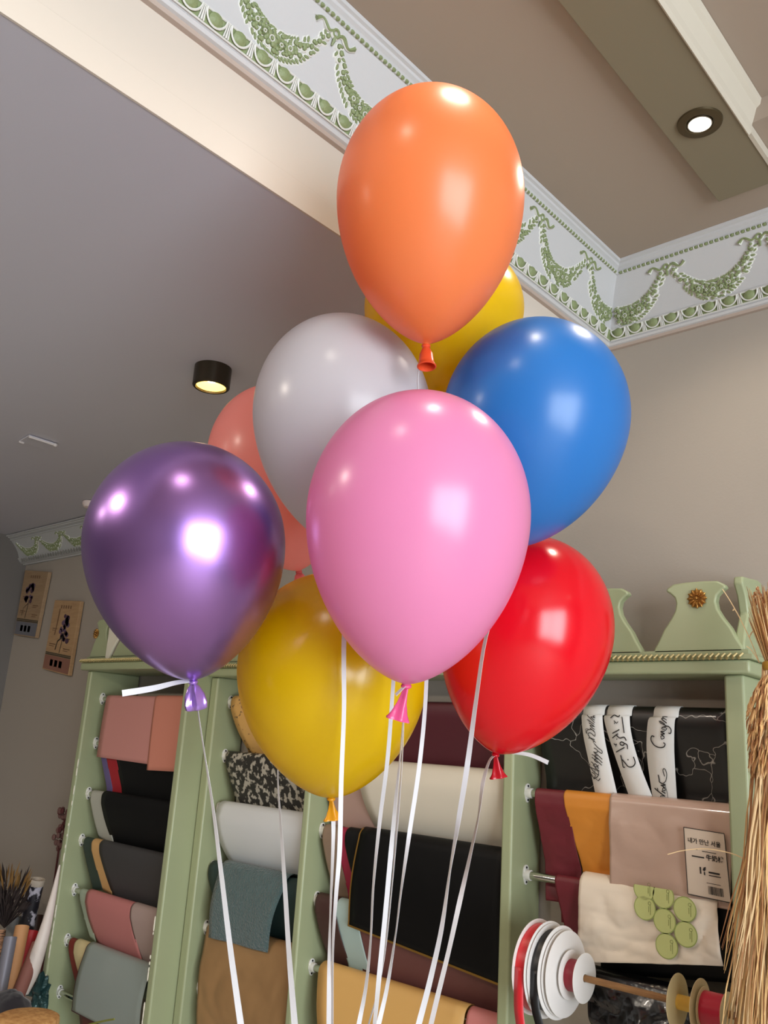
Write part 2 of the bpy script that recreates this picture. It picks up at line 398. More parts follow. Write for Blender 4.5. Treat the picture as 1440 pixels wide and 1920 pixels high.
# unseen downlights: two continue the band, three are added to fill room and racks
for i, (x, y, z, e) in enumerate([(-.563, .80, ZT-.023, 11), (-.563, .14, ZT-.023, 7), (1.6, 1.1, ZT-.001, 5), (-2.6, -.6, ZLOW-.001, 42), (-1.7, -.5, ZLOW-.001, 42)]):
    if z > 1.0 and x > -.4: z = ZT+ZR-.001
    p = Vector((x, y, z))
    t = thing('recessed_downlight', p, 'recessed spotlight out of view, ' + ['in the ceiling band above the balloons', 'in the ceiling band overhead, nearer the camera', 'added as room fill right of the pictured corner', 'added to brighten the left rack, in the low ceiling far left behind', 'added to brighten the left rack, in the low ceiling by the beam behind'][i], 'ceiling light', 'recessed downlights outside the view')
    b = MB(); b.lathe([(.0435, 0), (.0425, -.006), (.028, -.008), (.026, -.004)], p, (0, 0, 1), 32); b.build('trim_ring', MATS['bronze_ring'], t)
    b = MB(); b.lathe([(.026, -.003), (.0, -.005)], p, (0, 0, 1), 24); b.build('lens', MATS['white_lamp_glow'], t)
    light('recessed_downlight_light', 'SPOT', (x, y, z-.02), e, (1, .88, .74), (-.15, .55, -1) if x < -1 else (0, 0, -1), spot_size=math.radians(150), spot_blend=.6, shadow_soft_size=.06)

# small fittings on the low ceiling
hatchM = mat('pale_grey_plastic', (205, 200, 198), .5)
hp = [onZ(u, v, ZLOW-.002) for u, v in ((37, 825), (55, 815), (104, 831), (86, 842))]
b = MB()
b.hexa(hp, [p+Vector((0, 0, -.004)) for p in hp], 1)
b.tube([hp[1]+Vector((0, 0, -.006)), hp[2]+Vector((0, 0, -.006))], .004, 6, 0); b.tube([hp[0]+Vector((0, 0, -.005)), hp[0].lerp(hp[3], .15)+Vector((0, 0, -.005))], .004, 6, 0)
b.ell(hp[2]+Vector((0, 0, -.006)), (.008, 0, 0), (0, .008, 0), (0, 0, .006))
tag(b.build('ceiling_vent', [hatchM, lilac]), 'small flat ceiling vent plate with a pale edge on the grey ceiling', 'vent')
p = onZ(171, 942, ZLOW-.002)
b = MB(); b.lathe([(.034, 0), (.034, -.012), (.026, -.022), (.012, -.026), (0, -.026)], p, (0, 0, 1), 24)
tag(b.build('smoke_detector', mat('white_plastic', (214, 200, 196), .4)), 'small white smoke detector on the ceiling above the purple balloon', 'smoke detector')

# ------------------------------------------------------------------ display racks
rackG = mat('sage_green_gloss_paint', (154, 162, 126), .42, coat=.12, coatr=.25, bump=.03, bscale=25, var=.05, vscale=6)
chipM = mat('chipped_white_primer', (226, 222, 204), .6)
gold = mat('antique_gold', (176, 132, 70), .35, .9)
ropeM = mat('gilded_rope_paint', (178, 160, 108), .45, .3)
brkM = mat('white_bracket_enamel', (222, 222, 216), .35)
chrome = MATS['chrome']
RODS = {'A': [.106, -.056, -.235, -.397, -.564, -.729, -.894], 'B': [.110, -.063, -.230, -.407, -.582, -.753, -.92],
        'C': [.108, -.065, -.244, -.427, -.600, -.775, -.95], 'D': [.105, -.085, -.268, -.45, -.63]}
def bar_bracket(X, y, z, sgn, parent):
    b = MB(); ax = Vector((sgn, 0, 0))
    # oval plate with two screw holes and a cup
    pl = [Vector((X, y, z))+Vector((0, sin(q)*.011*(1+.25*cos(q)), cos(q)*.022)) for q in [2*PI*k/20 for k in range(20)]]
    b.prism(pl, ax*.003); b.lathe([(.012, 0), (.012, .016), (.009, .016)], Vector((X, y, z)), ax, 16, side=(0, 0, 1))
    o = b.build('bracket', brkM, parent)
    for dz in (-.016, .016):
        s = MB(); s.lathe([(.0026, .0), (.0026, .0045), (0, .0046)], Vector((X, y, z+dz)), ax, 8)
        s.build('screw', mat('dark_screw', (30, 28, 26), .4, .6), o)
    return o
def crest_poly(cx, hw=.098, hz=.15):
    k = hw/.098; q = hz/.15
    side = [(.098, .0), (.094, .012), (.083, .030), (.072, .052), (.056, .074), (.046, .092), (.043, .108), (.046, .120), (.056, .130), (.066, .136), (.062, .143), (.048, .151)]
    L = [(-x*k, z*q) for x, z in side]; Rr = [(x*k, z*q) for x, z in reversed(side)]
    top = [(-.02*k, .153*q), (.02*k, .153*q)]
    return [(cx+x, z) for x, z in L+top+Rr]
def rosette(p, r, parent, nrm=(0, -1, 0)):
    b = MB(); N = Vector(nrm)
    A = Vector((1, 0, 0)) if abs(N.x) < .5 else Vector((0, 1, 0)); Z = Vector((0, 0, 1))
    for k in range(12):
        q = 2*PI*k/12; d = A*cos(q)+Z*sin(q); e = -A*sin(q)+Z*cos(q)
        b.ell(p+d*r*.62+N*.001, e*r*.15, d*r*.40, N*r*.16, 8, 5)
    for k in range(12):
        q = 2*PI*(k+.5)/12; d = A*cos(q)+Z*sin(q); e = -A*sin(q)+Z*cos(q)
        b.ell(p+d*r*.40+N*.002, e*r*.07, d*r*.24, N*r*.18, 6, 4)
    b.ell(p+N*.003, A*r*.16, Z*r*.16, N*r*.2, 10, 6)
    b.lathe([(r*.86, 0), (r*.5, .002), (0, .002)], p, N, 24)
    b.build('rosette', gold, parent)
def rack(name, label, yf, zr0, posts, openings, xa, xb, crests, ros, rods_skip=()):
    """posts: (x0, x1) boards; openings: (x0, x1, rod y, rod indices)"""
    t = thing(name, ((xa+xb)/2, (yf+Dw)/2, ZFL), label, 'display rack', 'green paper display racks')
    for (x0, x1) in posts:
        b = MB(); b.box(x0, x1, yf, Dw-.004, ZFL, zr0); o = b.build('side_board', rackG, t, smooth=True, bevel=.006)
    # rail: stepped moulding
    b = MB(); b.box(xa-.004, xb+.004, yf-.022, Dw-.004, zr0, zr0+.028); b.build('top_rail', rackG, t, bevel=.006)
    b = MB(); n = int((xb-xa)/.012); rz = zr0+.034
    b.box(xa-.010, xb+.010, yf-.026, Dw-.004, zr0+.0285, zr0+.038, 0)
    for i in range(n):
        x = xa+.012*(i+.5); b.tube([(x-.005, yf-.027, rz-.0055), (x-.001, yf-.033, rz-.001), (x+.004, yf-.028, rz+.0055)], .0024, 5, 1)
    b.build('rope_trim', [rackG, ropeM], t)
    zc = zr0+.0385
    b = MB(); b.box(xa+.004, xb-.004, yf-.004, yf+.018, zc, zc+.012)
    b.build('crest_base', rackG, t)
    for cx, hw, hz in crests:
        b = MB(); b.prism([(x, yf-.004, zc+.006+z) for x, z in crest_poly(cx, hw, hz)], (0, .022, 0)); b.build('crest', rackG, t, bevel=.004)
    for rx, rz_, rr in ros: rosette(Vector((rx, yf-.006, rz_)), rr, t)
    # plinth and kick
    b = MB(); b.box(xa+.01, xb-.01, yf+.01, Dw-.01, ZFL, ZFL+.10); b.build('plinth', rackG, t, bevel=.003)
    for x0, x1, yr, bay in openings:
        RODZ = RODS[bay]
        for k in range(len(RODZ)):
            b = MB(); b.tube([(x0+.001, yr, RODZ[k]), (x1-.001, yr, RODZ[k])], .0095, 12); r = b.build('hanging_rod', chrome, t)
            bar_bracket(x0+.0005, yr, RODZ[k], 1, r); bar_bracket(x1-.0005, yr, RODZ[k], -1, r)
    return t
YF1, YF2, YR1, YR2 = 1.715, 1.80, 1.775, 1.86
Z1, Z2 = .205, .187
rackA = rack('display_rack', 'sage green open display rack at far left, chipped paint on its front edges', YF1, Z1, [(-3.058, -3.03), (-2.435, -2.405)],
     [(-3.03, -2.435, YR1, 'A')], -3.075, -2.417, [(-2.992, .068, .145), (-2.80, .098, .13), (-2.59, .098, .14)], [(-3.028, .343, .02)])
rackB = rack('display_rack', 'wide sage green display rack with three bays, scalloped crest and gold rosette', YF2, Z2,
     [(-2.402, -2.365), (-1.908, -1.883), (-1.225, -1.195), (-.690, -.648)],
     [(-2.365, -1.908, YR2, 'B'), (-1.883, -1.225, YR2, 'C'), (-1.195, -.690, YR2, 'D')],
     -2.388, -.632, [(-.742, .098, .15), (-.962, .098, .15), (-1.182, .098, .15), (-1.402, .098, .15), (-1.622, .098, .15), (-1.842, .098, .15), (-2.062, .098, .15), (-2.282, .098, .15)],
     [(-.737, .347, .022)])
# scrolled end piece of the crest, turned back towards the wall
zc = Z2+.0445
pl = [(1.802, zc), (1.803, zc+.02), (1.815, zc+.05), (1.835, zc+.085), (1.826, zc+.12), (1.808, zc+.145), (1.812, zc+.16), (1.85, zc+.163), (1.90, zc+.168), (1.925, zc+.165), (1.925, zc)]
b = MB(); b.prism([(-.645, y, z) for y, z in pl], (-.02, 0, 0)); b.build('crest_end', rackG, rackB, bevel=.004)
# chipped paint along the left rack's front edges
for (x, yy, za, zb, n) in ((-3.0295, YF1-.0006, -.95, -.1, 26), (-2.4345, YF1-.0006, -.95, -.55, 22)):
    b = MB(); rnd = random.Random(3)
    for i in range(n):
        z = rnd.uniform(za, zb)if i > n*.5 else rnd.uniform(za, za+(zb-za)*.45); h = rnd.uniform(.003, .018); w_ = rnd.uniform(.0015, .004)
        b.ell((x-.002, yy+.002, z), (w_, 0, 0), (0, .002, 0), (0, 0, h), 6, 4)
    b.build('paint_chips', chipM, rackA)
# pale teardrop ornament standing in the first notch of the left crest
b = MB()
pts = [onY(u, v, YF1-.014) for u, v in ((205, 1172), (216, 1173), (224, 1184), (220, 1199), (211, 1216), (203, 1235), (198, 1236), (197, 1232), (200, 1210), (203, 1190))]
b.prism(pts, (0, .009, 0))
tag(b.build('teardrop_ornament', mat('cream_ceramic', (214, 210, 192), .35), bevel=.002), 'pale cream teardrop-shaped ornament in the first notch of the left rack crest', 'ornament')

# ------------------------------------------------------------------ hanging paper sheets
from mathutils import noise
def sheet(name, label, yr, k, tl, tr, bl, br, M, off=0, bulge=.004, front=False, cat='wrapping paper', group=None, wav=.0, edge=None, zoff=0, back=.09, nu=14, edgew=.0035, crum=0, cs=14):
    bay = 'A' if yr == YR1 else 'B' if tl[0] < 590 else 'C' if tl[0] < 980 else 'D'
    R = .0125+off; z0 = RODS[bay][k]+zoff; yfr = yr-R
    A, B = onY(tl[0], tl[1], yfr), onY(tr[0], tr[1], yfr); Cc, D = onY(bl[0], bl[1], yfr), onY(br[0], br[1], yfr)
    prof = []        # (y, z-fraction or absolute, along)
    rows = []; rnd = random.Random(label); ph = rnd.uniform(0, 6)
    nv = 14
    if crum: nu = 44; nv = 44
    for iu in range(nu+1):
        s = iu/nu; xt = A.x+(B.x-A.x)*s; xb = Cc.x+(D.x-Cc.x)*s; zb = Cc.z+(D.z-Cc.z)*s; zt = z0
        col = [Vector((xt, yr+R+.006, z0-back)), Vector((xt, yr+R+.003, z0-back*.5))]
        for j in range(9):
            q = PI*j/8; col.append(Vector((xt, yr+R*cos(q), z0+R*sin(q))))
        for j in range(1, nv+1):
            f = j/nv; z = zt+(zb-zt)*f; x = xt+(xb-xt)*f
            slope = 0 if front else min(1, max(0, (z0-z-.02)/.13))*(2*R+.008)
            y = yfr-bulge*sin(PI*min(1, f*1.05))-(0.004*f if front else 0)+slope+wav*sin(s*9+ph+f*2)*f
            if crum: q_ = Vector((x*cs, z*cs, ph)); y -= min(1, f*4)*crum*(abs(noise.noise(q_))*1.6+.6*abs(noise.noise(q_*2.3)))
            col.append(Vector((x, y, z)))
        rows.append(col)
    b = MB(); b.grid(rows)
    if edge:
        b2 = MB()
    o = b.build(name, M, None, solid=.0008)
    tag(o, label, cat, group)
    if edge:
        # narrow printed border along the left side and the bottom, one strip
        eb = MB(); out = Vector((0, -.0009, 0))
        L = [p+out for p in rows[0][6:]]; wv = Vector((edgew, 0, 0))
        eb.grid([L, [p+wv for p in L]])
        Bt = [r[-1]+out for r in rows]; eb.grid([Bt, [p+Vector((0, 0, edgew)) for p in Bt]])
        e = eb.build('border', edge, None); e.parent = o; e.location = e.location-o.location
    return o, rows
def paper(n, c, r=.55, **k): return mat(n, c, r, **k)
kraft = paper('kraft_paper', (196, 154, 98), .6)
pinkp = paper('dusty_pink_paper', (196, 136, 128), .6); pinkp2 = paper('salmon_pink_paper', (204, 132, 112), .6)
blackp = paper('matt_black_paper', (9, 9, 10), .6, spec=.25); charc = paper('charcoal_paper', (58, 56, 56), .6)
whitep = paper('soft_white_paper', (212, 214, 214), .5, trans=.1); creamp = paper('cream_paper', (214, 206, 184), .5)
mar = paper('maroon_paper', (74, 24, 34), .45); gldp = mat('gold_foil_edge', (170, 130, 62), .35, .8)
mauve = paper('mauve_paper', (168, 138, 126), .5)
G = 'sheets of wrapping paper hung over the rack rods'
# left rack, top to bottom
sheet('paper_sheet', 'wide dusty pink sheet on the top rod of the left rack', YR1, 0, (200, 1305), (343, 1305), (183, 1419), (328, 1440), pinkp, .001, .002, True, group=G)
sheet('paper_sheet', 'narrow salmon pink fold over the right end of the pink sheet', YR1, 0, (291, 1305), (345, 1305), (277, 1444), (330, 1447), pinkp2, .004, .002, True, group=G)
sheet('paper_sheet', 'black sheet showing below the dusty pink sheet', YR1, 1, (213, 1400), (336, 1400), (213, 1510), (325, 1510), blackp, .0, .0, group=G)
sheet('paper_sheet', 'bright red strip left of the black sheet under the pink one', YR1, 1, (196, 1400), (214, 1400), (194, 1500), (215, 1500), paper('red_paper', (158, 22, 36)), .0005, .0, group=G)
sheet('paper_sheet', 'narrow violet strip at the left end of the second rod', YR1, 1, (186, 1400), (197, 1400), (184, 1500), (195, 1500), paper('violet_paper', (96, 84, 130)), .0, .0, group=G)
sheet('paper_sheet', 'pale grey sheet at the left end of the third rod of the left rack', YR1, 2, (171, 1483), (200, 1483), (168, 1570), (196, 1590), paper('pale_grey_paper', (170, 170, 158)), .002, .004, group=G)
sheet('paper_sheet', 'large plain black sheet on the third rod of the left rack', YR1, 2, (192, 1483), (330, 1490), (190, 1590), (312, 1620), blackp, .006, .008, group=G)
sheet('paper_sheet', 'dark green sheet edge on the fourth rod of the left rack', YR1, 3, (158, 1570), (176, 1570), (155, 1670), (174, 1670), paper('dark_green_paper', (44, 58, 50)), .003, .002, group=G)
sheet('paper_sheet', 'tan kraft strip between dark green and charcoal sheets', YR1, 3, (173, 1572), (190, 1572), (172, 1670), (190, 1680), kraft, .0045, .002, group=G)
sheet('paper_sheet', 'wide charcoal sheet on the fourth rod of the left rack', YR1, 3, (188, 1572), (314, 1590), (189, 1690), (300, 1730), charc, .006, .004, group=G)
sheet('paper_sheet', 'pale green sheet edge at the left end of the fifth rod', YR1, 4, (151, 1662), (166, 1662), (154, 1760), (164, 1770), paper('pale_green_paper', (160, 172, 150)), .0, .002, group=G)
sheet('paper_sheet', 'rose pink sheet on the fifth rod of the left rack', YR1, 4, (163, 1665), (252, 1680), (160, 1770), (246, 1830), paper('rose_paper', (184, 116, 112)), .006, .008, group=G, edge=None)
sheet('paper_sheet', 'greyish mauve sheet beside the rose pink one', YR1, 4, (248, 1680), (300, 1690), (244, 1820), (288, 1850), paper('grey_mauve_paper', (168, 146, 138)), .0075, .008, group=G, edge=paper('dark_brown_edge', (70, 40, 42)), edgew=.0025)
sheet('paper_sheet', 'dark red sheet at the left end of the sixth rod', YR1, 5, (131, 1755), (145, 1755), (128, 1870), (142, 1870), paper('brick_red_paper', (120, 34, 28)), .002, .004, group=G)
sheet('paper_sheet', 'cream sheet between the dark red and the grey blue sheets', YR1, 5, (141, 1757), (166, 1757), (138, 1860), (158, 1860), paper('butter_cream_paper', (206, 190, 142)), .007, .006, group=G)
sheet('paper_sheet', 'large grey blue sheet with dark edge hanging lowest in the left rack', YR1, 5, (163, 1760), (283, 1790), (136, 1895), (262, 1960), paper('grey_blue_paper', (142, 152, 146), .35, coat=.3), .012, .010, True, group=G, edge=MATS['dark_brown_edge'], edgew=.003)
sheet('paper_sheet', 'dark brown red sheet behind the lowest rod of the left rack', YR1, 6, (150, 1880), (260, 1900), (140, 1960), (250, 1980), paper('brown_red_paper', (84, 34, 28)), 0, 0, group=G)
# second bay
splat = texmat('ink_splattered_kraft', 'noise', (206, 160, 92), (40, 34, 30), 62, .625, .015, .5)
sheet('paper_sheet', 'ink splattered kraft sheet on the top rod of the second bay', YR2, 0, (434, 1309), (590, 1309), (442, 1412), (590, 1440), splat, .010, .012, group=G)
lace = texmat('black_white_tangle_print', 'noise', (36, 33, 30), (166, 160, 146), 60, .53, .03, .5)
sheet('paper_sheet', 'black and grey tangle patterned sheet below the kraft one', YR2, 1, (424, 1413), (592, 1430), (430, 1540), (580, 1560), lace, .004, .006, group=G)
sheet('paper_sheet', 'thick soft white sheet bulging over the third rod of the second bay', YR2, 2, (407, 1513), (590, 1540), (403, 1640), (568, 1680), whitep, .016, .022, group=G)
sheet('paper_sheet', 'dark green sheet under the teal cloth', YR2, 3, (392, 1622), (570, 1650), (396, 1770), (556, 1800), paper('deep_green_paper', (32, 52, 50)), .010, .012, group=G)
towel = mat('teal_felt', (62, 88, 88), .95, bump=1.0, bscale=160, sheen=.4, var=.25, vscale=50)
sheet('felt_cloth', 'fuzzy teal felt cloth hanging over the fourth rod of the second bay', YR2, 3, (412, 1622), (535, 1650), (394, 1757), (503, 1786), towel, .020, .014, True, cat='cloth', wav=.003)
sheet('paper_sheet', 'brown kraft sheet with sheen at the bottom of the second bay', YR2, 4, (388, 1737), (556, 1770), (372, 1960), (540, 1990), texmat('brown_kraft', 'noise', (158, 122, 80), (138, 104, 66), 5, .5, .2, .5), .014, .012, True, crum=.008, cs=7, group=G)
# third bay
sheet('paper_sheet', 'dark maroon sheet at the top of the third bay behind the red balloon', YR2, 0, (618, 1320), (947, 1320), (612, 1470), (944, 1490), mar, .004, .004, group=G)
sheet('paper_sheet', 'pale mauve sheet behind the yellow balloon knot', YR2, 1, (612, 1440), (690, 1440), (606, 1580), (690, 1580), mauve, .004, .006, group=G)
sheet('paper_sheet', 'large cream white sheet on the second rod of the third bay', YR2, 1, (674, 1440), (950, 1450), (682, 1590), (945, 1640), mat('ivory_vellum', (216, 208, 190), .4, trans=.1), .016, .022, group=G)
sheet('paper_sheet', 'taupe sheet edge at the left end of the third rod in the third bay', YR2, 2, (606, 1552), (634, 1552), (602, 1690), (632, 1690), paper('taupe_paper', (132, 110, 92)), .008, .006, group=G)
sheet('paper_sheet', 'crimson strip between taupe and black sheets', YR2, 2, (630, 1552), (652, 1556), (632, 1690), (650, 1690), paper('crimson_paper', (150, 26, 60)), .006, .004, group=G)
sheet('paper_sheet', 'black sheet half hidden left of the gold edged black sheet', YR2, 2, (648, 1555), (690, 1555), (648, 1700), (672, 1700), blackp, .009, .006, group=G)
sheet('paper_sheet', 'big black sheet with gold border in the third bay, behind the ribbons', YR2, 2, (673, 1557), (952, 1600), (654, 1736), (943, 1850), paper('glossy_black_paper', (6, 6, 7), .5, spec=.2), .016, .010, True, group=G, edge=gldp, edgew=.005)
sheet('paper_sheet', 'dark brown sheet on the fourth rod left of the pale aqua one', YR2, 3, (592, 1678), (632, 1685), (594, 1815), (634, 1820), paper('dark_brown_paper', (62, 34, 30)), .008, .008, group=G)
sheet('paper_sheet', 'pale aqua sheet peeking out below the crimson strip', YR2, 3, (628, 1680), (672, 1690), (632, 1830), (672, 1850), paper('pale_aqua_paper', (164, 184, 178)), .007, .004, group=G)
sheet('paper_sheet', 'wine brown sheet below the gold edged black sheet', YR2, 3, (652, 1690), (950, 1750), (660, 1840), (940, 1920), paper('wine_brown_paper', (104, 62, 58)), .006, .002, group=G)
sheet('paper_sheet', 'golden kraft sheet on the lowest visible rod of the third bay', YR2, 4, (598, 1806), (872, 1868), (606, 1990), (862, 2060), paper('golden_kraft_paper', (214, 168, 98), .5), .014, .012, True, group=G)
sheet('paper_sheet', 'pink sheet right of the golden kraft sheet', YR2, 4, (876, 1870), (946, 1890), (868, 2050), (940, 2070), paper('warm_pink_paper', (206, 128, 124), .5), .012, .010, True, group=G)
# fourth bay
marble = texmat('black_marble_print', 'veins', (170, 166, 158), (14, 13, 12), 7, .0045, .004, .4, coat=.15, dist=.22)
_, mrows = sheet('paper_sheet', 'black marble patterned sheet with white veins in the right bay', YR2, 0, (1008, 1335), (1372, 1345), (1006, 1500), (1372, 1530), marble, .006, .003, group=G)
sheet('paper_sheet', 'maroon sheet hanging long at the left of the right bay', YR2, 1, (1003, 1478), (1064, 1482), (1010, 1690), (1082, 1700), mat('maroon_tissue', (104, 26, 38), .5, bump=.3, bscale=14), .001, .001, crum=.005, cs=12, group=G)
sheet('paper_sheet', 'maroon tissue tail hanging behind the ribbon spools', YR2, 2, (1040, 1660), (1092, 1665), (1052, 1750), (1092, 1760), MATS['maroon_tissue'], .0, .0, group=G)
sheet('paper_sheet', 'orange tissue sheet between the maroon and the mauve sheets', YR2, 1, (1057, 1479), (1144, 1486), (1080, 1660), (1146, 1670), mat('orange_tissue', (206, 132, 44), .5, bump=.3, bscale=12), .003, .001, crum=.003, cs=14, group=G)
sheet('paper_sheet', 'shiny mauve plastic wrapped sheet pack in the right bay', YR2, 1, (1143, 1486), (1374, 1508), (1146, 1668), (1372, 1706), mat('mauve_cellophane', (186, 158, 142), .3, coat=.8, bump=.35, bscale=8), .006, .000, True, crum=.004, cs=9, group=G)
sheet('paper_sheet', 'black sheet at the right end of the third rod of the right bay', YR2, 2, (1110, 1650), (1378, 1680), (1110, 1830), (1386, 1850), blackp, .003, .0, group=G)
_, wrows = sheet('sticker_sheet', 'crumpled white backing sheet with seven round green stickers', YR2, 2, (1086, 1642), (1344, 1688), (1088, 1802), (1361, 1810), mat('sticker_backing_paper', (226, 214, 196), .45, bump=.3, bscale=8), .016, .002, True, crum=.008, cs=16, cat='sticker sheet')
sheet('plastic_sheet', 'crumpled glossy black plastic at the bottom of the right bay', YR2, 3, (1100, 1795), (1388, 1840), (1130, 1990), (1392, 2010), mat('black_plastic', (14, 14, 15), .25, coat=.6, bump=1, bscale=10), .012, .010, True, crum=.022, cs=12, cat='plastic sheet', wav=.006)

# ---- round green stickers on the sheet (QR squares left out)
stick = bpy.data.objects['sticker_sheet']
stM = mat('pale_green_sticker', (190, 198, 130), .5); stE = mat('green_sticker_ring', (150, 166, 92), .5); inkG = mat('green_ink', (108, 120, 62), .6)
def on_rows(rows, u, v, lift):
    """point of a hung sheet's surface seen under (u, v)"""
    y = rows[0][12].y
    for _ in range(6):
        p = onY(u, v, y); best = min((q for r in rows for q in r[10:]), key=lambda q: (q.x-p.x)**2+(q.z-p.z)**2); y = best.y
    p = onY(u, v, y-lift); return p
for (u, v) in ((1208, 1667), (1243, 1680), (1209, 1702), (1284, 1705), (1246, 1727), (1286, 1752), (1250, 1774)):
    p = onY(u, v, YR2-.0285-.0125); r = .0240
    e = MB()
    cut = 1.0
    def disc(rad, dy, mi):
        vs = [p+Vector((cos(q)*rad, dy, sin(q)*rad)) for q in [2*PI*k/32 for k in range(32)]]
        zt = RODS['D'][2]+.024
        vs = [Vector((a.x, a.y, min(a.z, zt))) for a in vs]
        e.add(vs, [tuple(range(32))], mi)
    disc(r, 0, 1); disc(r*.92, -.0004, 0)
    for q, ww in ((.35, .30), (.5, .5)):
        x = p.x+r*q; e.add([(x, p.y-.0008, p.z-r*ww), (x+.0009, p.y-.0008, p.z-r*ww), (x+.0009, p.y-.0008, p.z+r*ww*.6), (x, p.y-.0008, p.z+r*ww*.6)], [(0, 1, 2, 3)], 2)
    e.strokes([p+Vector((r*(.45+.13*cos(q)), -.0004, r*(.42+.13*sin(q)))) for q in [2*PI*k/10 for k in range(11)]], (0, -1, 0), .0008, mi=2)
    o = e.build('round_sticker', [stM, stE, inkG], stick, recalc=False, smooth=False)

# ---- printed label on the mauve pack
ink = mat('black_ink', (26, 24, 24), .6)
mp_ = [o for o in bpy.data.objects if o.get('label', '').startswith('shiny mauve')][0]
yl = YR2-.0290
q4 = [onY(u, v, yl) for u, v in ((1282, 1551), (1358, 1563), (1371, 1693), (1290, 1676))]
e = MB(); e.hexa(q4, [p+Vector((0, .0012, 0)) for p in q4], 0)
def frame(p, q): e.strokes([p, q], (0, -1, 0), .0015, mi=1, h=.0006)
for i in range(3): frame(q4[i], q4[i+1])
frame(q4[3], q4[0])
def lab(fx, fy):          # label-local -> world
    a = q4[0].lerp(q4[1], fx); c = q4[3].lerp(q4[2], fx); return a.lerp(c, fy)+Vector((0, -.0008, 0))
def bar(x0, x1, y0, y1, mi=1): e.add([lab(x0, y0), lab(x1, y0), lab(x1, y1), lab(x0, y1)], [(0, 1, 2, 3)], mi)
rnd = random.Random(2); x = .50
while x < .84:
    ww = rnd.choice((.006, .010, .016)); bar(x, x+ww, .82, .94); x += ww+rnd.choice((.007, .011))
bar(.47, .80, .775, .782); bar(.16, .46, .405, .425); bar(.42, .76, .315, .325); bar(.26, .31, .30, .312)
bar(.54, .80, .605, .630); bar(.54, .82, .655, .668)
bar(.33, .365, .56, .66)
e.add([lab(.40, .60), lab(.43, .56), lab(.48, .545), lab(.475, .59), lab(.44, .615)], [(0, 1, 2, 3, 4)], 1); bar(.425, .455, .625, .67)
o = e.build('paper_label', [mat('label_paper', (206, 190, 172), .5), ink], mp_, recalc=False, smooth=False); o.location = -mp_.location
o['label'] = 'small rectangular label with writing, black leaf emblem and barcode'
def text_mesh(txt, size, origin, xdir, ydir, M, parent, name='lettering', shear=0, bold=0):
    cu = bpy.data.curves.new(name, 'FONT'); cu.body = txt; cu.size = size; cu.shear = shear; cu.offset = bold; cu.fill_mode = 'FRONT'
    to = bpy.data.objects.new('tmp', cu); C.objects.link(to); dg = bpy.context.evaluated_depsgraph_get()
    me = bpy.data.meshes.new_from_object(to.evaluated_get(dg)); bpy.data.objects.remove(to)
    X = Vector(xdir).normalized(); Y = Vector(ydir).normalized()
    for v in me.vertices: v.co = Vector(origin)+EYE+X*v.co.x+Y*v.co.y
    me.materials.clear(); me.materials.append(M); o = bpy.data.objects.new(name, me); C.objects.link(o)
    if parent is not None: o.parent = parent; o.location = -(parent.location if parent.type != 'EMPTY' else Vector(parent['_off']))
    return o
xd = q4[1]-q4[0]; yd = q4[0]-q4[3]
try:
    text_mesh('내가 만난 서울', .0112, lab(.08, .215), xd, yd, ink, mp_, 'label_lettering', bold=.0002)
    text_mesh('牛奶棉', .0120, lab(.50, .435), xd, yd, ink, mp_, 'label_lettering', bold=.0003)
except Exception as ex: print('text', ex)

RODZ = RODS['D']
# ---- white lettered ribbons over the marble sheet
satin = mat('white_satin_ribbon', (222, 222, 218), .4, sheen=.2)
def band(label, L, Rr, strokes_, bands_y=YR2):
    """L / Rr: edge pixels from the rod down; strokes traced on its face"""
    yfr = YR2-.0125-.006-.006; off = .008; R = .0125+off
    rows = []
    A = onY(L[0][0], L[0][1], yfr); B = onY(Rr[0][0], Rr[0][1], yfr)
    for (pl_, x0) in ((L, A.x), (Rr, B.x)):
        col = [Vector((x0, YR2+R+.002, RODZ[0]-.10))]
        for j in range(9): q = PI*j/8; col.append(Vector((x0, YR2+R*cos(q), RODZ[0]+R*sin(q))))
        P = [onY(u, v, yfr) for u, v in pl_[1:]]
        col += catmull([Vector((x0, YR2-R, RODZ[0]-.004))]+[Vector((p.x, yfr+max(0, (RODZ[0]-p.z-.02)/.13)*.024-.001, p.z)) for p in P], 5)[1:]
        rows.append(col)
    mid = [(a+b_)/2 for a, b_ in zip(rows[0], rows[1])]
    b = MB(); b.grid([rows[0], mid, rows[1]])
    o = b.build('lettered_ribbon', satin, None, solid=.0006); tag(o, label, 'ribbon', 'lettered ribbons over the marble sheet')
    s = MB()
    for st in strokes_:
        wd = st[0]; P = []
        for cx, cy in st[1:]:
            u = 1060+cx/6.26; v = 1320+cy/6.26
            y0 = yfr
            for _ in range(3): q = onY(u, v, y0); y0 = yfr+max(0, (RODZ[0]-q.z-.02)/.13)*.024-.0035
            if q.z > RODZ[0]-.003: continue
            P.append(q)
        if len(P) > 1:
            P = catmull(P, 4); s.strokes(P, (0, -1, 0), wd, h=.0002)
    so = s.build('script_lettering', ink, o, recalc=False, smooth=False); so.location = -o.location
    return o
th, md_, bd = .0011, .0017, .0024
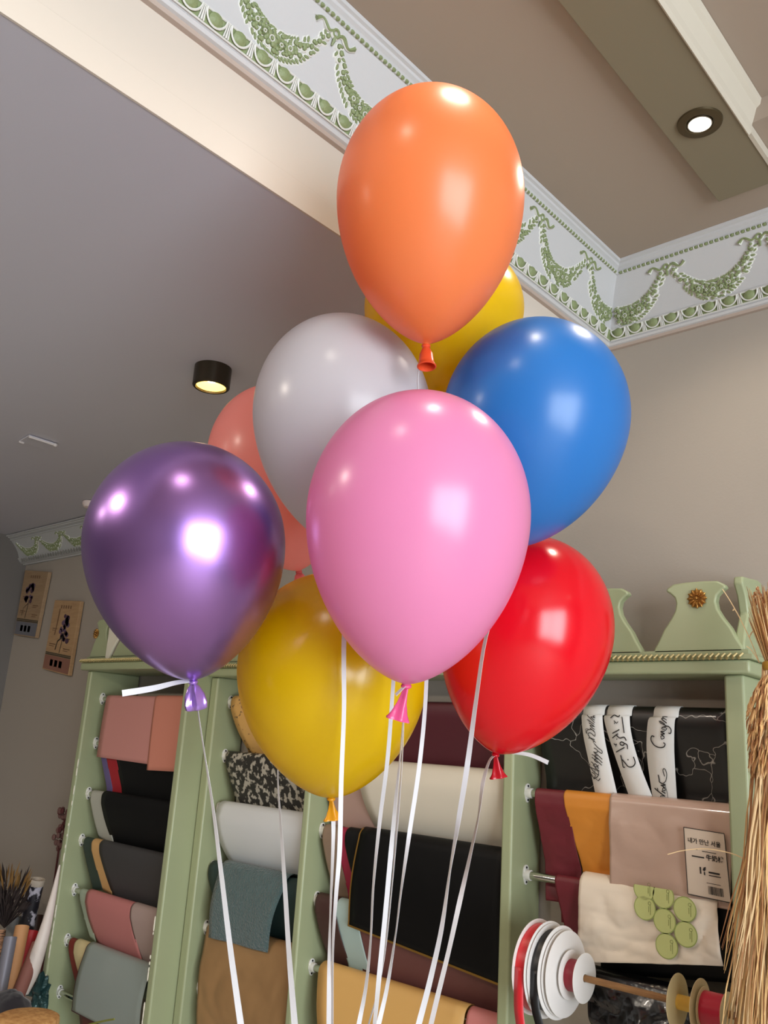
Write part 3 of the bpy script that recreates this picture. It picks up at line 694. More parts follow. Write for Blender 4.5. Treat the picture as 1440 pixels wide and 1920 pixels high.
hb = [ # Happy Birthd...
 (md_, (300, 815), (335, 870), (350, 830), (310, 800)), (md_, (330, 880), (380, 850), (385, 790), (300, 745)), (th, (350, 870), (390, 900), (410, 870), (385, 905)),
 (md_, (395, 835), (340, 800), (285, 730), (290, 700)), (th, (345, 800), (350, 745), (320, 720)), (md_, (400, 790), (350, 745), (320, 690), (300, 680)),
 (md_, (390, 760), (370, 720), (345, 700), (340, 730), (375, 735), (390, 715)), (md_, (430, 720), (360, 660), (310, 625)), (md_, (380, 690), (350, 670), (340, 650), (365, 645)),
 (md_, (435, 690), (365, 625), (310, 590)), (md_, (385, 650), (355, 630), (345, 610), (370, 600)), (md_, (435, 650), (370, 590), (330, 560)), (th, (380, 610), (350, 590), (345, 565)),
 (md_, (330, 560), (370, 570), (375, 540), (335, 515)), (md_, (375, 545), (425, 580), (430, 550), (380, 510), (345, 470)), (th, (345, 470), (325, 440), (360, 450)),
 (md_, (345, 440), (290, 395), (265, 350), (300, 340), (345, 380), (350, 345)), (md_, (345, 420), (300, 400), (270, 400)), (md_, (350, 340), (310, 300), (255, 310), (250, 350)), (th, (250, 350), (235, 300), (270, 290)),
 (md_, (340, 320), (305, 295), (290, 280)), (md_, (345, 300), (310, 275), (290, 250), (330, 265)), (md_, (345, 270), (310, 240), (285, 225)), (md_, (340, 240), (300, 210), (255, 180)), (th, (285, 235), (275, 180)),
 (md_, (345, 220), (300, 175), (255, 130), (245, 110)), (md_, (345, 190), (315, 170), (300, 150), (340, 160)), (md_, (350, 165), (325, 140), (330, 115), (350, 140)), (md_, (355, 140), (330, 105), (325, 95))]
ar = [(bd, (530, 165), (575, 130), (620, 150), (640, 130)), (bd, (640, 125), (665, 150), (690, 340)), (md_, (570, 195), (600, 225), (620, 205)), (md_, (575, 235), (585, 205)),
 (bd, (552, 345), (600, 320), (635, 300)), (bd, (552, 400), (600, 360), (620, 350)), (bd, (600, 365), (640, 400), (690, 390), (715, 430)), (bd, (600, 410), (610, 415)), (md_, (570, 460), (580, 480), (600, 470), (590, 500)),
 (bd, (640, 460), (660, 445), (690, 460), (680, 485), (650, 480), (640, 460)), (bd, (690, 460), (725, 480), (730, 530)), (bd, (595, 565), (640, 540), (695, 510)),
 (bd, (650, 600), (665, 670), (680, 740), (700, 740)), (bd, (665, 650), (700, 690), (740, 735), (790, 735), (820, 690), (800, 620)), (bd, (730, 650), (742, 658))]
cg = [(bd, (1045, 385), (1015, 375), (1005, 420), (1040, 480), (1100, 510), (1155, 505), (1170, 470), (1150, 455)), (md_, (1130, 415), (1160, 400), (1150, 375), (1120, 380), (1130, 415)),
 (bd, (1160, 385), (1120, 350)), (bd, (1125, 355), (1165, 350), (1120, 325), (1160, 320)), (md_, (1160, 320), (1190, 290), (1150, 270), (1130, 290), (1170, 300)), (bd, (1130, 280), (1200, 260), (1240, 300), (1235, 345), (1210, 340)),
 (md_, (1195, 260), (1120, 225), (1100, 195)), (bd, (1170, 240), (1110, 200)), (bd, (1190, 225), (1130, 175), (1160, 165)), (md_, (1190, 190), (1140, 150), (1170, 120), (1200, 150)), (md_, (1200, 150), (1150, 115)),
 (md_, (1195, 1110), (1130, 1110), (1120, 1080), (1170, 1080)), (bd, (1170, 1085), (1110, 1040), (1060, 1000), (1050, 985)), (md_, (1090, 1030), (1080, 985)), (bd, (1175, 1050), (1130, 1020)), (md_, (1175, 1020), (1140, 1010), (1150, 985), (1175, 1000), (1170, 1020)),
 (bd, (1170, 985), (1120, 950)), (bd, (1125, 955), (1175, 950), (1110, 920), (1100, 880), (1090, 830)), (md_, (1150, 930), (1180, 900), (1190, 820), (1165, 760), (1145, 780), (1165, 850)), (th, (1170, 950), (1195, 1040), (1205, 1115))]
band('left white ribbon reading Happy Birthday in script over the marble sheet', [(1092, 1333), (1091, 1345), (1092, 1380), (1098, 1430), (1104, 1482), (1106, 1500)], [(1132, 1334), (1130, 1345), (1132, 1390), (1139, 1440), (1146, 1487), (1148, 1505)], hb)
band('middle white ribbon with black Arabic writing over the marble sheet', [(1137, 1334), (1133, 1345), (1137, 1370), (1149, 1420), (1167, 1487), (1172, 1505)], [(1183, 1336), (1181, 1345), (1183, 1380), (1193, 1430), (1212, 1492), (1217, 1510)], ar)
band('right white ribbon reading Congratulation in script over the marble sheet', [(1224, 1337), (1216, 1350), (1210, 1390), (1209, 1430), (1213, 1494), (1214, 1510)], [(1271, 1340), (1266, 1350), (1262, 1390), (1260, 1430), (1259, 1500), (1259, 1515)], cg)

# ------------------------------------------------------------------ ribbon spools on the wooden dowel
YS = 1.715; ZS = -.421
woodM = texmat('dowel_wood', 'wood', (150, 108, 62), (112, 76, 42), 20, .5, .25, .5)
b = MB(); b.tube([(-1.075, YS, ZS), (-.660, YS, ZS)], .0065, 10)
tag(b.build('wooden_dowel', woodM), 'thin wooden dowel holding ribbon spools across the right bay', 'dowel')
def spool(label, x0, x1, R, rw, core, flM, rbM, dx, tail=None, hub=None, name='ribbon_spool'):
    t = thing(name, ((x0+x1)/2, YS, ZS-R), label, 'ribbon spool')
    for a, sg in ((x0, 1), (x1, -1)):
        b = MB(); b.lathe([(.0075, 0), (R*.94, 0), (R, .0012), (R, .0022), (R*.94, .0030), (.0075, .0030)], (a-(.0015 if sg > 0 else .0015), YS, ZS), (1, 0, 0), 56)
        b.build('flange', flM, t)
    if rbM:
        b = MB(); b.lathe([(core, .0016), (rw, .0016), (rw, x1-x0-.0016), (core, x1-x0-.0016)], (x0, YS, ZS), (1, 0, 0), 48); b.build('wound_ribbon', rbM, t)
    b = MB(); b.lathe([(core, .0016), (core, x1-x0-.0016)], (x0, YS, ZS), (1, 0, 0), 32); b.build('core', hub or flM, t)
    if tail:
        P = catmull([Vector(q) for q in tail[0]], 6); W = tail[1]
        a = MB(); a.grid([[p-Vector((W/2, 0, 0)) for p in P], [p+Vector((W/2, 0, 0)) for p in P]]); a.build('ribbon_tail', rbM, t, solid=.0006)
    return t
spW = mat('white_spool_plastic', (222, 218, 214), .35); redR = mat('red_satin', (200, 22, 34), .35, sheen=.2); blkR = mat('black_satin', (22, 22, 24), .4); cremR = mat('cream_spool_card', (200, 182, 138), .6)
R1 = .097
spool('large white spool of bright red ribbon, leftmost on the dowel', -1.070, -1.042, R1*.94, R1*.86, .03, spW, redR, 0, tail=([(-1.056, YS-R1*.87, ZS+.01), (-1.056, YS-R1*.88, ZS-.06), (-1.046, YS-R1*.86, ZS-.16), (-1.05, YS-.08, ZS-.5)], .022))
spool('large white spool of black ribbon second on the dowel', -1.037, -1.013, R1*.90, R1*.80, .03, spW, blkR, 0, tail=([(-1.023, YS-R1*.80, ZS+.01), (-1.022, YS-R1*.82, ZS-.05), (-1.000, YS-R1*.86, ZS-.10), (-.965, YS-.09, ZS-.16), (-.93, YS-.08, ZS-.3)], .020))
spool('large empty white spool third on the dowel', -1.008, -.999, R1*.83, .03, .03, spW, None, 0)
spool('small white spool of dark red ribbon fourth on the dowel', -.990, -.958, .046, .030, .02, spW, mat('dark_red_satin', (142, 20, 40), .4), 0)
spool('small pale card spool with bare yellow core at the right of the dowel', -.765, -.722, .048, .014, .013, cremR, None, 0, hub=mat('yellow_core', (214, 170, 70), .5))
spool('small spool of red ribbon at the right end of the dowel beside the straw', -.715, -.672, .036, .030, .012, cremR, mat('ruby_satin', (176, 22, 50), .35), 0)

# ------------------------------------------------------------------ straw bundle hung beside the rack
SY = 1.60
sx = onY(1461, 1250, SY); tie = Vector((sx.x, SY, sx.z))
t = thing('dried_grass_bundle', (tie.x, SY, tie.z-.8), 'tall bundle of dry golden grass tied with a yellow band at the right edge', 'dried grass bundle')
strawA = mat('golden_straw', (236, 194, 132), .6, var=.25, vscale=30); strawB = mat('pale_straw', (240, 208, 158), .55, var=.2, vscale=30); strawC = mat('brown_straw', (176, 126, 82), .7, var=.25, vscale=30)
b = MB(); rnd = random.Random(11)
for i in range(2400):      # long leaves hanging below the tie
    q = rnd.uniform(0, 2*PI); rr = math.sqrt(rnd.random()); z1 = -rnd.uniform(.45, .95)
    P = []
    spread = .026+.018*rnd.random(); w1 = rnd.uniform(0, 6)
    for j in range(9):
        f = j/8; z = tie.z+z1*f; R = rr*(.024+spread*min(1, f*1.1)**.75+.055*f*f)
        P.append(Vector((tie.x+cos(q)*R+.005*sin(w1+f*9), SY+sin(q)*R*.7+.003*cos(w1+f*7), z)))
    b.tube(P, [.0006+.0010*rnd.random()]*8+[.0003], 3, rnd.choice((0, 0, 1, 1, 2)), cap=False)
o = b.build('hanging_straw', [strawA, strawB, strawC], t, recalc=False); o['kind'] = 'stuff'
b = MB()
for i in range(1100):       # short shaggy heads just below the tie
    q = rnd.uniform(0, 2*PI); h = rnd.uniform(.0, .16); R = .024+.027*min(1, h/.05)*rnd.uniform(.8, 1.08); p = Vector((tie.x+cos(q)*R, SY+sin(q)*R*.75, tie.z-.008-h))
    d = Vector((cos(q)*.3, sin(q)*.3, -1)).normalized()
    b.tube([p, p+d*.011+Vector((rnd.uniform(-.003, .003), 0, 0)), p+d*.026], [.0007, .0016, .0003], 4, rnd.choice((0, 0, 1, 2)), cap=False)
o = b.build('seed_husks', [strawA, strawB, strawC], t, recalc=False); o['kind'] = 'stuff'
b = MB()
for i in range(520):       # upright tops
    q = rnd.uniform(0, 2*PI); rr = math.sqrt(rnd.random()); z1 = rnd.uniform(.09, .155)
    P = [Vector((tie.x+cos(q)*rr*(.016+.032*f), SY+sin(q)*rr*(.016+.026*f), tie.z-.01+z1*f)) for f in (0, .35, .7, 1)]
    b.tube(P, [.0012, .0012, .0010, .0004], 3, rnd.choice((0, 1, 2)), cap=False)
for i in range(16):
    q = rnd.uniform(0, 2*PI); rr = .5+.5*rnd.random(); p = Vector((tie.x+cos(q)*rr*.042, SY+sin(q)*rr*.03, tie.z+rnd.uniform(.10, .15)))
    for k in range(9): b.ell(p+Vector((rnd.uniform(-.003, .003), rnd.uniform(-.003, .003), k*.0026-.012)), (.0022, 0, 0), (0, .0022, 0), (0, 0, .003), 5, 4, 2)
o = b.build('upright_stalks', [strawA, strawB, strawC], t, recalc=False); o['kind'] = 'stuff'
b = MB(); b.lathe([(.026, -.008), (.0285, -.005), (.029, 0), (.0285, .005), (.026, .008)], tie, (0, 0, 1), 24, sq=.8); b.build('yellow_tie', mat('mustard_band', (176, 138, 50), .5), t)
b = MB()
def stray(pp, r): b.tube(catmull([onY(u, v, SY) for u, v in pp], 4), r, 4, 0, cap=False)
stray([(1424, 1243), (1407, 1200), (1385, 1155), (1368, 1125), (1355, 1105)], .0009); stray([(1424, 1242), (1410, 1220), (1400, 1212)], .0009)
stray([(1405, 1195), (1412, 1184), (1428, 1190), (1437, 1212), (1440, 1235)], .0012); stray([(1388, 1160), (1378, 1143), (1374, 1145)], .001)
stray([(1405, 1620), (1380, 1603), (1330, 1592), (1285, 1594), (1252, 1602)], .0010)
stray([(1392, 1690), (1378, 1780), (1370, 1860), (1352, 1925)], .0009); stray([(1398, 1660), (1384, 1770), (1372, 1880)], .0010)
b.build('stray_stalks', [strawB], t, recalc=False)

# ------------------------------------------------------------------ wooden plaques on the back wall
def plaque(label, pts, tone, band_c, flower):
    """pts: four corners tl, tr, br, bl on the wall"""
    yb = Dw-.004; q = [onY(u, v, Dw-.022) for u, v in pts]
    t = thing('botanical_plaque', (sum(p.x for p in q)/4, Dw-.012, min(p.z for p in q)), label, 'wall plaque', 'botanical plaques on the back wall')
    b = MB(); b.hexa([Vector((p.x, Dw-.022, p.z)) for p in q], [Vector((p.x, yb, p.z)) for p in q]); b.build('board', texmat('plaque_wood_'+tone[0], 'wood', tone[1], tone[2], 14, .5, .3, .6), t, smooth=False, bevel=.002)
    def L(fx, fy, d=.0006): a = q[0].lerp(q[1], fx); c = q[3].lerp(q[2], fx); p = a.lerp(c, fy); return Vector((p.x, Dw-.022-d, p.z))
    e = MB()
    def quad(x0, x1, y0, y1, mi, d=.0008): e.add([L(x0, y0, d), L(x1, y0, d), L(x1, y1, d), L(x0, y1, d)], [(0, 1, 2, 3)], mi)
    quad(.02, .98, .79, .985, 0); quad(.02, .98, .745, .785, 1)
    quad(.02, .98, .76, .765, 2, .001)
    for k in range(5): quad(.30+.09*k, .35+.09*k, .07, .115, 3)       # faded title
    for x0, x1, y0 in ((.62, .85, .52), (.65, .9, .66), (.1, .35, .62), (.12, .3, .40)): quad(x0, x1, y0, y0+.015, 3); quad(x0, x1-.06, y0+.03, y0+.04, 3)
    for k in range(3): quad(.25+.17*k, .36+.17*k, .84, .93, 3)
    rnd = random.Random(label)
    for k in range(26):       # flower head and leaves
        if flower: fx = .58+rnd.uniform(-.07, .07)*(1+k/14); fy = .22+k*.0135
        else: fx = .40+rnd.uniform(-.16, .16); fy = .22+rnd.random()*.26
        p = L(fx, fy, .0012); s_ = rnd.uniform(.009, .017)
        e.add([p+Vector((cos(a)*s_, 0, sin(a)*s_*.8)) for a in [2*PI*j/8 for j in range(8)]], [tuple(range(8))], 4 if rnd.random() < .6 else 5)
    fx = .58 if flower else .42
    e.strokes([L(fx, .45, .001), L(fx-.02, .6, .001), L(fx-.05, .735, .001)], (0, -1, 0), .004, mi=6)
    e.strokes([L(fx, .5, .001), L(fx-.18, .58, .001), L(fx-.22, .70, .001)], (0, -1, 0), .007 if flower else .003, mi=6)
    if flower:
        e.strokes([L(.28, .12, .001), L(.27, .34, .001), L(.24, .5, .001)], (0, -1, 0), .008, mi=3)
    e.build('print', [mat('band_'+tone[0], band_c, .6), mat('dark_olive_ink', (64, 58, 44), .6), mat('tan_ink', (150, 124, 92), .6), mat('faded_brown_ink', (122, 92, 66), .6), mat('plum_ink', (70, 48, 66), .6), mat('violet_ink', (98, 78, 100), .6), mat('dark_leaf_ink', (52, 50, 42), .6)], t, recalc=False, smooth=False)
plaque('narrow wooden plaque with a dark iris print and grey blue foot, nearer the corner', [(47, 1069), (91, 1072), (66, 1196), (26, 1190)], ('tan', (142, 116, 88), (160, 134, 102)), (104, 104, 110), False)
plaque('narrow wooden plaque with a lavender spike print and reddish brown foot', [(103, 1125), (151, 1127), (128, 1267), (79, 1254)], ('ochre', (160, 126, 90), (178, 146, 106)), (134, 92, 76), True)

# ------------------------------------------------------------------ rolls and oddments in the left corner
def roll(label, top, bot, yt, ybm, r, M, hollow=.6, endM=None, collar=0, cat='paper roll', name='paper_roll', cone=1.0):
    a = onY(top[0], top[1], yt); c = onY(bot[0], bot[1], ybm); ax = (a-c); L = ax.length
    t = thing(name, c, label, cat, 'rolls of paper in the left corner'); t_ = MB()
    t_.lathe([(r*cone, 0), (r, L), (r*.97, L+.0006)], c, ax, 24); t_.build('outer_wrap', M, t)
    if collar: q_ = MB(); q_.lathe([(r*1.08, L-.018), (r*1.12, L), (r*1.05, L+.004), (r*.8, L+.003), (r*.78, L-.02)], c, ax, 24); q_.build('collar', endM, t)
    e = MB(); e.lathe([(r*.97, L+.0006), (r*hollow, L+.001), (r*hollow*.98, L-.03), (0, L-.03)], c, ax, 24); e.build('tube_end', endM or mat('grey_card', (150, 146, 140), .6), t)
    return t
def stand(bot_v=1990): return bot_v
kr2 = mat('kraft_roll_paper', (176, 128, 84), .6); gr2 = mat('grey_foil_roll', (112, 112, 122), .4, .2)
roll('grey foil paper roll at the lower left edge, white tube end', (20, 1757), (-12, 1925), 1.50, 1.46, .020, gr2, .5, mat('pale_card', (200, 200, 200), .5))
roll('tan kraft paper roll leaning between grey and red rolls', (42, 1737), (8, 1900), 1.58, 1.52, .023, kr2, .3, mat('tan_card', (170, 120, 84), .6))
roll('bright red paper roll leaning beside the kraft roll', (62, 1745), (20, 1900), 1.66, 1.60, .019, mat('red_roll_paper', (168, 22, 32), .4), .3, mat('red_card', (140, 30, 36), .5))
roll('dull rose brown paper roll leaning under the white sleeve', (72, 1770), (18, 1905), 1.62, 1.52, .022, mat('rose_brown_paper', (132, 84, 74), .6), .3, mat('rose_card', (130, 86, 76), .6))
roll('patterned paper roll with open pale end standing high in the corner', (70, 1650), (38, 1790), 1.72, 1.72, .026, texmat('dark_print_paper', 'noise', (34, 32, 40), (196, 192, 204), 34, .54, .03, .4), .62, mat('putty_card', (190, 176, 158), .6), 1)
roll('silver grey roll end behind the kraft roll', (26, 1722), (14, 1850), 1.70, 1.68, .024, mat('silver_grey_paper', (132, 132, 130), .5), .75)
roll('pale grey roll end beside the brown one', (46, 1718), (30, 1850), 1.76, 1.74, .026, mat('pale_grey_roll', (124, 126, 120), .5), .7, mat('ash_card', (128, 130, 124), .5))
roll('dark brown roll with pinkish end in the corner', (68, 1716), (52, 1850), 1.80, 1.78, .025, mat('dark_brown_roll', (72, 48, 40), .5), .7, mat('pinkish_card', (140, 116, 106), .5))
roll('striped dark roll at the far left edge', (3, 1745), (-14, 1880), 1.55, 1.52, .014, texmat('striped_paper', 'wood', (60, 44, 36), (170, 130, 100), 40, .5, .05, .5), .4)
# white leaning paper sleeve (long tapering cone lying against the rack)
P = [onY(u, v, y) for u, v, y in ((112, 1622, 1.66), (100, 1680, 1.64), (84, 1745, 1.62), (62, 1812, 1.60), (40, 1858, 1.58))]
b = MB(); b.tube(catmull(P, 4), [.003+.025*min(1, (i/16)*1.25)*(1-.25*max(0, i/16-.7)) for i in range(17)], 14)
tag(b.build('paper_sleeve', mat('white_tissue_sleeve', (206, 196, 188), .5, bump=.4, bscale=20)), 'long white paper sleeve leaning along the left rack side', 'paper sleeve')
# dark dried foliage
t = thing('dried_foliage', onY(10, 1720, 1.62), 'dark brown dried foliage with mustard tips at the left edge', 'dried foliage')
b = MB(); rnd = random.Random(21)
base = onY(8, 1740, 1.62)
for i in range(190):
    tip = onY(rnd.uniform(-45, 62), rnd.uniform(1612, 1700), 1.62+rnd.uniform(-.05, .08)); mid_ = base.lerp(tip, .6)+Vector((rnd.uniform(-.01, .01), rnd.uniform(-.01, .01), .006))
    tone = 1 if tip.z > onY(30, 1640, 1.62).z and rnd.random() < .7 else 0
    d = (tip-mid_); sd = d.cross(Vector((0, 1, 0))).normalized()*rnd.uniform(.006, .011)
    b.tube([base, mid_], .0012, 4, 0)
    b.add([mid_, mid_+d*.5+sd, tip, mid_+d*.5-sd, mid_+d*.5+Vector((0, -.004, 0))], [(0, 1, 4), (1, 2, 4), (2, 3, 4), (3, 0, 4)], tone)
o = b.build('dry_leaf_cluster', [mat('dark_dry_leaf', (44, 34, 34), .7), mat('mustard_leaf', (122, 90, 44), .7)], t, recalc=False); o['kind'] = 'stuff'
# teal glitter fabric and dark cloth
def lump(name, label, cat, c, ax, M, amp=.25, seed=1):
    b = MB(); b.ell(c, (ax[0], 0, 0), (0, ax[1], 0), (0, 0, ax[2]), 32, 20); rnd = random.Random(seed); ph = [rnd.uniform(0, 6) for _ in range(6)]
    b.v = [Vector(c)+(p-Vector(c))*(1+amp*2*noise.noise(p*32+Vector((seed, 0, 0)))+amp*noise.noise(p*70)) for p in b.v]
    return tag(b.build(name, M), label, cat)
c = onY(72, 1862, 1.70); lump('glitter_fabric', 'crumpled dark teal shiny fabric between the sleeve and the left rack', 'fabric', c, (.034, .02, .05), mat('teal_satin', (44, 74, 74), .25, .3, bump=.8, bscale=40), .65, 2)
c = onY(18, 1890, 1.40); lump('dark_cloth', 'bundled dark navy cloth at the lower left corner', 'cloth', c, (.075, .05, .045), mat('navy_cloth', (36, 34, 42), .9, sheen=.3), .08, 4)
# faded red dried flowers behind the rack's left edge
b = MB(); rnd = random.Random(5); cc = onY(116, 1555, 1.80)
for i in range(40): b.ell(cc+Vector((rnd.uniform(-.03, .03), rnd.uniform(-.02, .02), rnd.uniform(-.07, .07))), (.010, 0, 0), (0, .008, 0), (0, 0, .012), 6, 4, rnd.choice((0, 0, 1)))
b.tube([cc+Vector((0, 0, -.05)), cc+Vector((.01, 0, -.5))], .004, 5, 1)
tag(b.build('dried_flowers', [mat('faded_mauve_petals', (110, 78, 72), .8), mat('dark_red_petals', (84, 34, 34), .8)]), 'faded red dried flowers behind the left edge of the left rack', 'dried flowers')
# cork lid
ck = onZ(52, 1904, -.72)
t = thing('cork_stool', (ck.x, ck.y, ZFL), 'round cork topped stool at the bottom left corner', 'stool')
b = MB(); b.lathe([(0, 0), (.070, 0), (.078, -.004), (.080, -.014), (.077, -.05), (0, -.05)], ck+Vector((0, 0, .0)), (0, 0, 1), 48); b.build('cork_top', texmat('cork', 'noise', (212, 164, 104), (176, 124, 70), 70, .52, .15, .75), t)
b = MB(); b.lathe([(.02, -.05), (.018, -.40), (.02, ZFL-ck.z+.02), (.09, ZFL-ck.z+.012), (.09, ZFL-ck.z), (0, ZFL-ck.z)], ck, (0, 0, 1), 24); b.build('pedestal', MATS['dark_bronze_metal'], t)
b = MB(); b.tube(catmull([onY(u, v, 1.25) for u, v in ((150, 1926), (175, 1919), (197, 1914), (214, 1911))], 4), .0022, 6)
for k in range(4):
    p = onY(190+6*k, 1915-k, 1.25); b.ell(p, (.004, 0, .001), (0, .001, 0), (0, 0, .0016), 6, 4)
tag(b.build('green_stem', mat('leaf_green', (112, 116, 48), .6)), 'thin green plant stem poking up at the bottom left', 'plant stem')

# ------------------------------------------------------------------ balloons
def bprof(s):            # s: 0 top .. 1 neck -> radius factor
    k = .43
    if s < k: q = 1-s/k; return max(0, 1-q*q)**.5
    q = (s-k)/(1-k); return max(0, 1-q**1.93)**.64
def latex(n, c, rough=.36, trans=.35, coat=.35, coatr=.22): return mat(n, c, rough, coat=coat, coatr=coatr, trans=trans, spec=.5)
def balloon(label, top, neck, wpx, depth, M, nozM, nozang=0.0, nozlen=1.0, tilt=0, nozzle='tube'):
    A, B = at(top[0], top[1], depth), at(neck[0], neck[1], depth); ax = A-B; L = ax.length
    axn = (ax.normalized()+(-FW)*tilt).normalized(); mid_ = (A+B)/2; L = L/max(.5, math.sqrt(1-0.0)); A = mid_+axn*L/2; B = mid_-axn*L/2
    R = wpx*depth/FPX/2
    t = thing('balloon', B, label, 'balloon', 'balloons in the floating bunch')
    pr = []
    n = 56
    for i in range(n+1):
        s = .5*(1-cos(PI*i/n)); r = R*bprof(s)
        if s > .93: r = max(r, .006)
        pr.append((r, L*(1-s)))
    pr[-1] = (.0045, -.001); 
    b = MB(); b.lathe(pr, B, axn, 72, side=RT); b.build('envelope', M, t, angle=180)
    # knot: a rolled ring, then the open nozzle
    b = MB(); b.lathe([(.0042+.0026*cos(q), -.003+.0026*sin(q)) for q in [2*PI*k/12 for k in range(13)]], B, axn, 18, side=RT); b.ell(B-axn*.002, RT*.0045, axn.cross(RT).normalized()*.0045, axn*.005, 10, 6); b.build('knot', nozM, t)
    d = (-axn*cos(nozang)+RT*sin(nozang)).normalized(); d = (d-FW*(.55 if nozzle == 'tube' else .12)).normalized(); sd = (RT-d*RT.dot(d)).normalized()
    l = .036*nozlen
    if nozzle == 'tube': pr2 = [(.0035, 0), (.0062, l*.12), (.0098, l*.4), (.0110, l*.75), (.0122, l*.93), (.0138, l*.965), (.0140, l), (.0122, l*1.02), (.0108, l*.9), (.009, l*.5)]; sq = .85
    elif nozzle == 'crumple': pr2 = [(.003, 0), (.008, l*.15), (.0135, l*.45), (.0165, l*.75), (.015, l*.95), (.010, l*1.0), (.008, l*.8), (.005, l*.5)]; sq = .6
    else: pr2 = [(.003, 0), (.0042, l*.25), (.0062, l*.5), (.0105, l*.8), (.0135, l*.93), (.0150, l*.97), (.0148, l*1.02), (.012, l*1.01), (.008, l*.6)]; sq = .45
    b = MB(); b.lathe(pr2, B-axn*.004, d, 24, side=sd, sq=sq)
    if nozzle != 'tube':
        c0 = B-axn*.004
        b.v = [p+d.cross(sd)*(.0035 if nozzle == 'crumple' else .002)*sin((p-c0).dot(sd)*420) for p in b.v]
    o = b.build('nozzle', nozM, t, angle=60)
    return B, axn, R, L
org = latex('orange_latex', (244, 142, 82)); ylw = latex('yellow_latex', (236, 198, 0), .25, .4); wht = latex('white_latex', (222, 218, 222), .3, .45); sal = latex('salmon_latex', (250, 172, 164), .35, .5)
blu = latex('blue_latex', (46, 128, 206)); pnk = latex('pink_latex', (240, 150, 196), .3); red = latex('red_latex', (236, 12, 34), .2, .3)
chrm = mat('chrome_purple_latex', (160, 120, 190), .30, .95, coat=.15, coatr=.2)
K = {}
K['orange'] = balloon('glossy orange balloon, highest of the bunch', (812, 171), (799, 645), 350, 1.25, org, latex('orange_nozzle', (232, 84, 44), .35, .2), .03, 1.0)
K['topyellow'] = balloon('yellow balloon mostly hidden behind the orange and blue ones', (840, 450), (822, 748), 298, 1.53, ylw, latex('yellow_nozzle', (226, 160, 10), .35, .3))
K['white'] = balloon('translucent white balloon left of the pink one', (628, 590), (662, 1035), 334, 1.40, wht, latex('white_nozzle', (210, 206, 206), .35, .3))
K['salmon'] = balloon('salmon pink balloon half hidden behind the white and purple ones', (494, 722), (560, 1070), 264, 1.72, sal, latex('salmon_nozzle', (226, 110, 110), .35, .3), 0, .5)
K['blue'] = balloon('bright blue balloon at the right of the bunch', (1038, 600), (956, 1026), 347, 1.32, blu, latex('blue_nozzle', (38, 108, 180), .35, .3))
K['purple'] = balloon('metallic purple chrome balloon, leftmost and shiniest of the bunch', (338, 828), (362, 1275), 371, 1.20, chrm, mat('purple_nozzle_latex', (170, 132, 214), .3, .6, coat=.4), .10, 1.05, nozzle='crumple')
K['pink'] = balloon('large bubblegum pink balloon in front at the centre of the bunch', (800, 732), (762, 1282), 418, 1.08, pnk, latex('hot_pink_nozzle', (236, 88, 148), .35, .25), -.20, 1.15, nozzle='flare')
K['yellow'] = balloon('big yellow balloon at the bottom with a short orange-yellow knot', (628, 1072), (621, 1494), 357, 1.34, ylw, latex('amber_nozzle', (240, 170, 20), .35, .3), .12, .85, nozzle='flare')
K['red'] = balloon('shiny red balloon at the lower right of the bunch', (1030, 1008), (930, 1412), 318, 1.43, red, latex('deep_red_nozzle', (200, 10, 34), .3, .25), .35, 1.0, nozzle='flare')
# ---- ribbons
rib = mat('white_curling_ribbon', (240, 240, 244), .3, coat=.3, trans=.25)
def ribbon(label, pts, wmax=.0056, extra=None):
    if pts[-1][1] > 1900:        # carry on below the frame
        a_, b_ = pts[-2], pts[-1]; k_ = 260/(b_[1]-a_[1])
        pts = pts+[(b_[0]+(b_[0]-a_[0])*k_*f, b_[1]+260*f, b_[2], b_[3]+(b_[3]-a_[3])*k_*f) for f in (.5, 1)]
    t_pts = catmull([at(u, v, d) for u, v, w_, d in pts], 8); W = []
    for i in range(len(pts)-1):
        for k in range(8): W.append(pts[i][2]+(pts[i+1][2]-pts[i][2])*k/8)
    W.append(pts[-1][2])
    dep = [p.dot(FW) for p in t_pts]
    L = []; R = []
    for i, p in enumerate(t_pts):
        tg = (t_pts[min(i+1, len(t_pts)-1)]-t_pts[max(i-1, 0)]).normalized(); view = p.normalized(); lat = tg.cross(view).normalized(); nr = tg.cross(lat).normalized()
        w_ = W[i]*dep[i]/FPX; full = max(wmax, w_); c_ = min(1, w_/full); s_ = math.sqrt(max(0, 1-c_*c_))
        h = (lat*c_+nr*s_)*full/2
        L.append(p-h); R.append(p+h)
    b = MB(); b.grid([L, [(x+y)/2 for x, y in zip(L, R)], R])
    return b
def add_ribbon(label, pts, wmax=.0056, more=()):
    b = ribbon(label, pts, wmax)
    for m_ in more: b2 = ribbon(label, m_, wmax); k = len(b.v); b.v += b2.v; b.f += [tuple(i+k for i in f) for f in b2.f]; b.m += b2.m
    # loop round the neck
    o = b.build('curling_ribbon', rib, None, smooth=False, solid=.0003); tag(o, label, 'ribbon', 'white ribbons trailing from the balloons'); return o
add_ribbon('thin white ribbon tied to the purple balloon with a short stiff tail', [(363, 1279, 3, 1.20), (372, 1340, 2, 1.19), (386, 1430, 2.5, 1.17), (400, 1520, 5, 1.16), (415, 1640, 8, 1.14), (432, 1780, 10, 1.12), (452, 1925, 12, 1.10)], .0085,
   [[(362, 1276, 5, 1.20), (330, 1280, 8, 1.19), (285, 1291, 11, 1.18), (229, 1300, 12, 1.17)]])
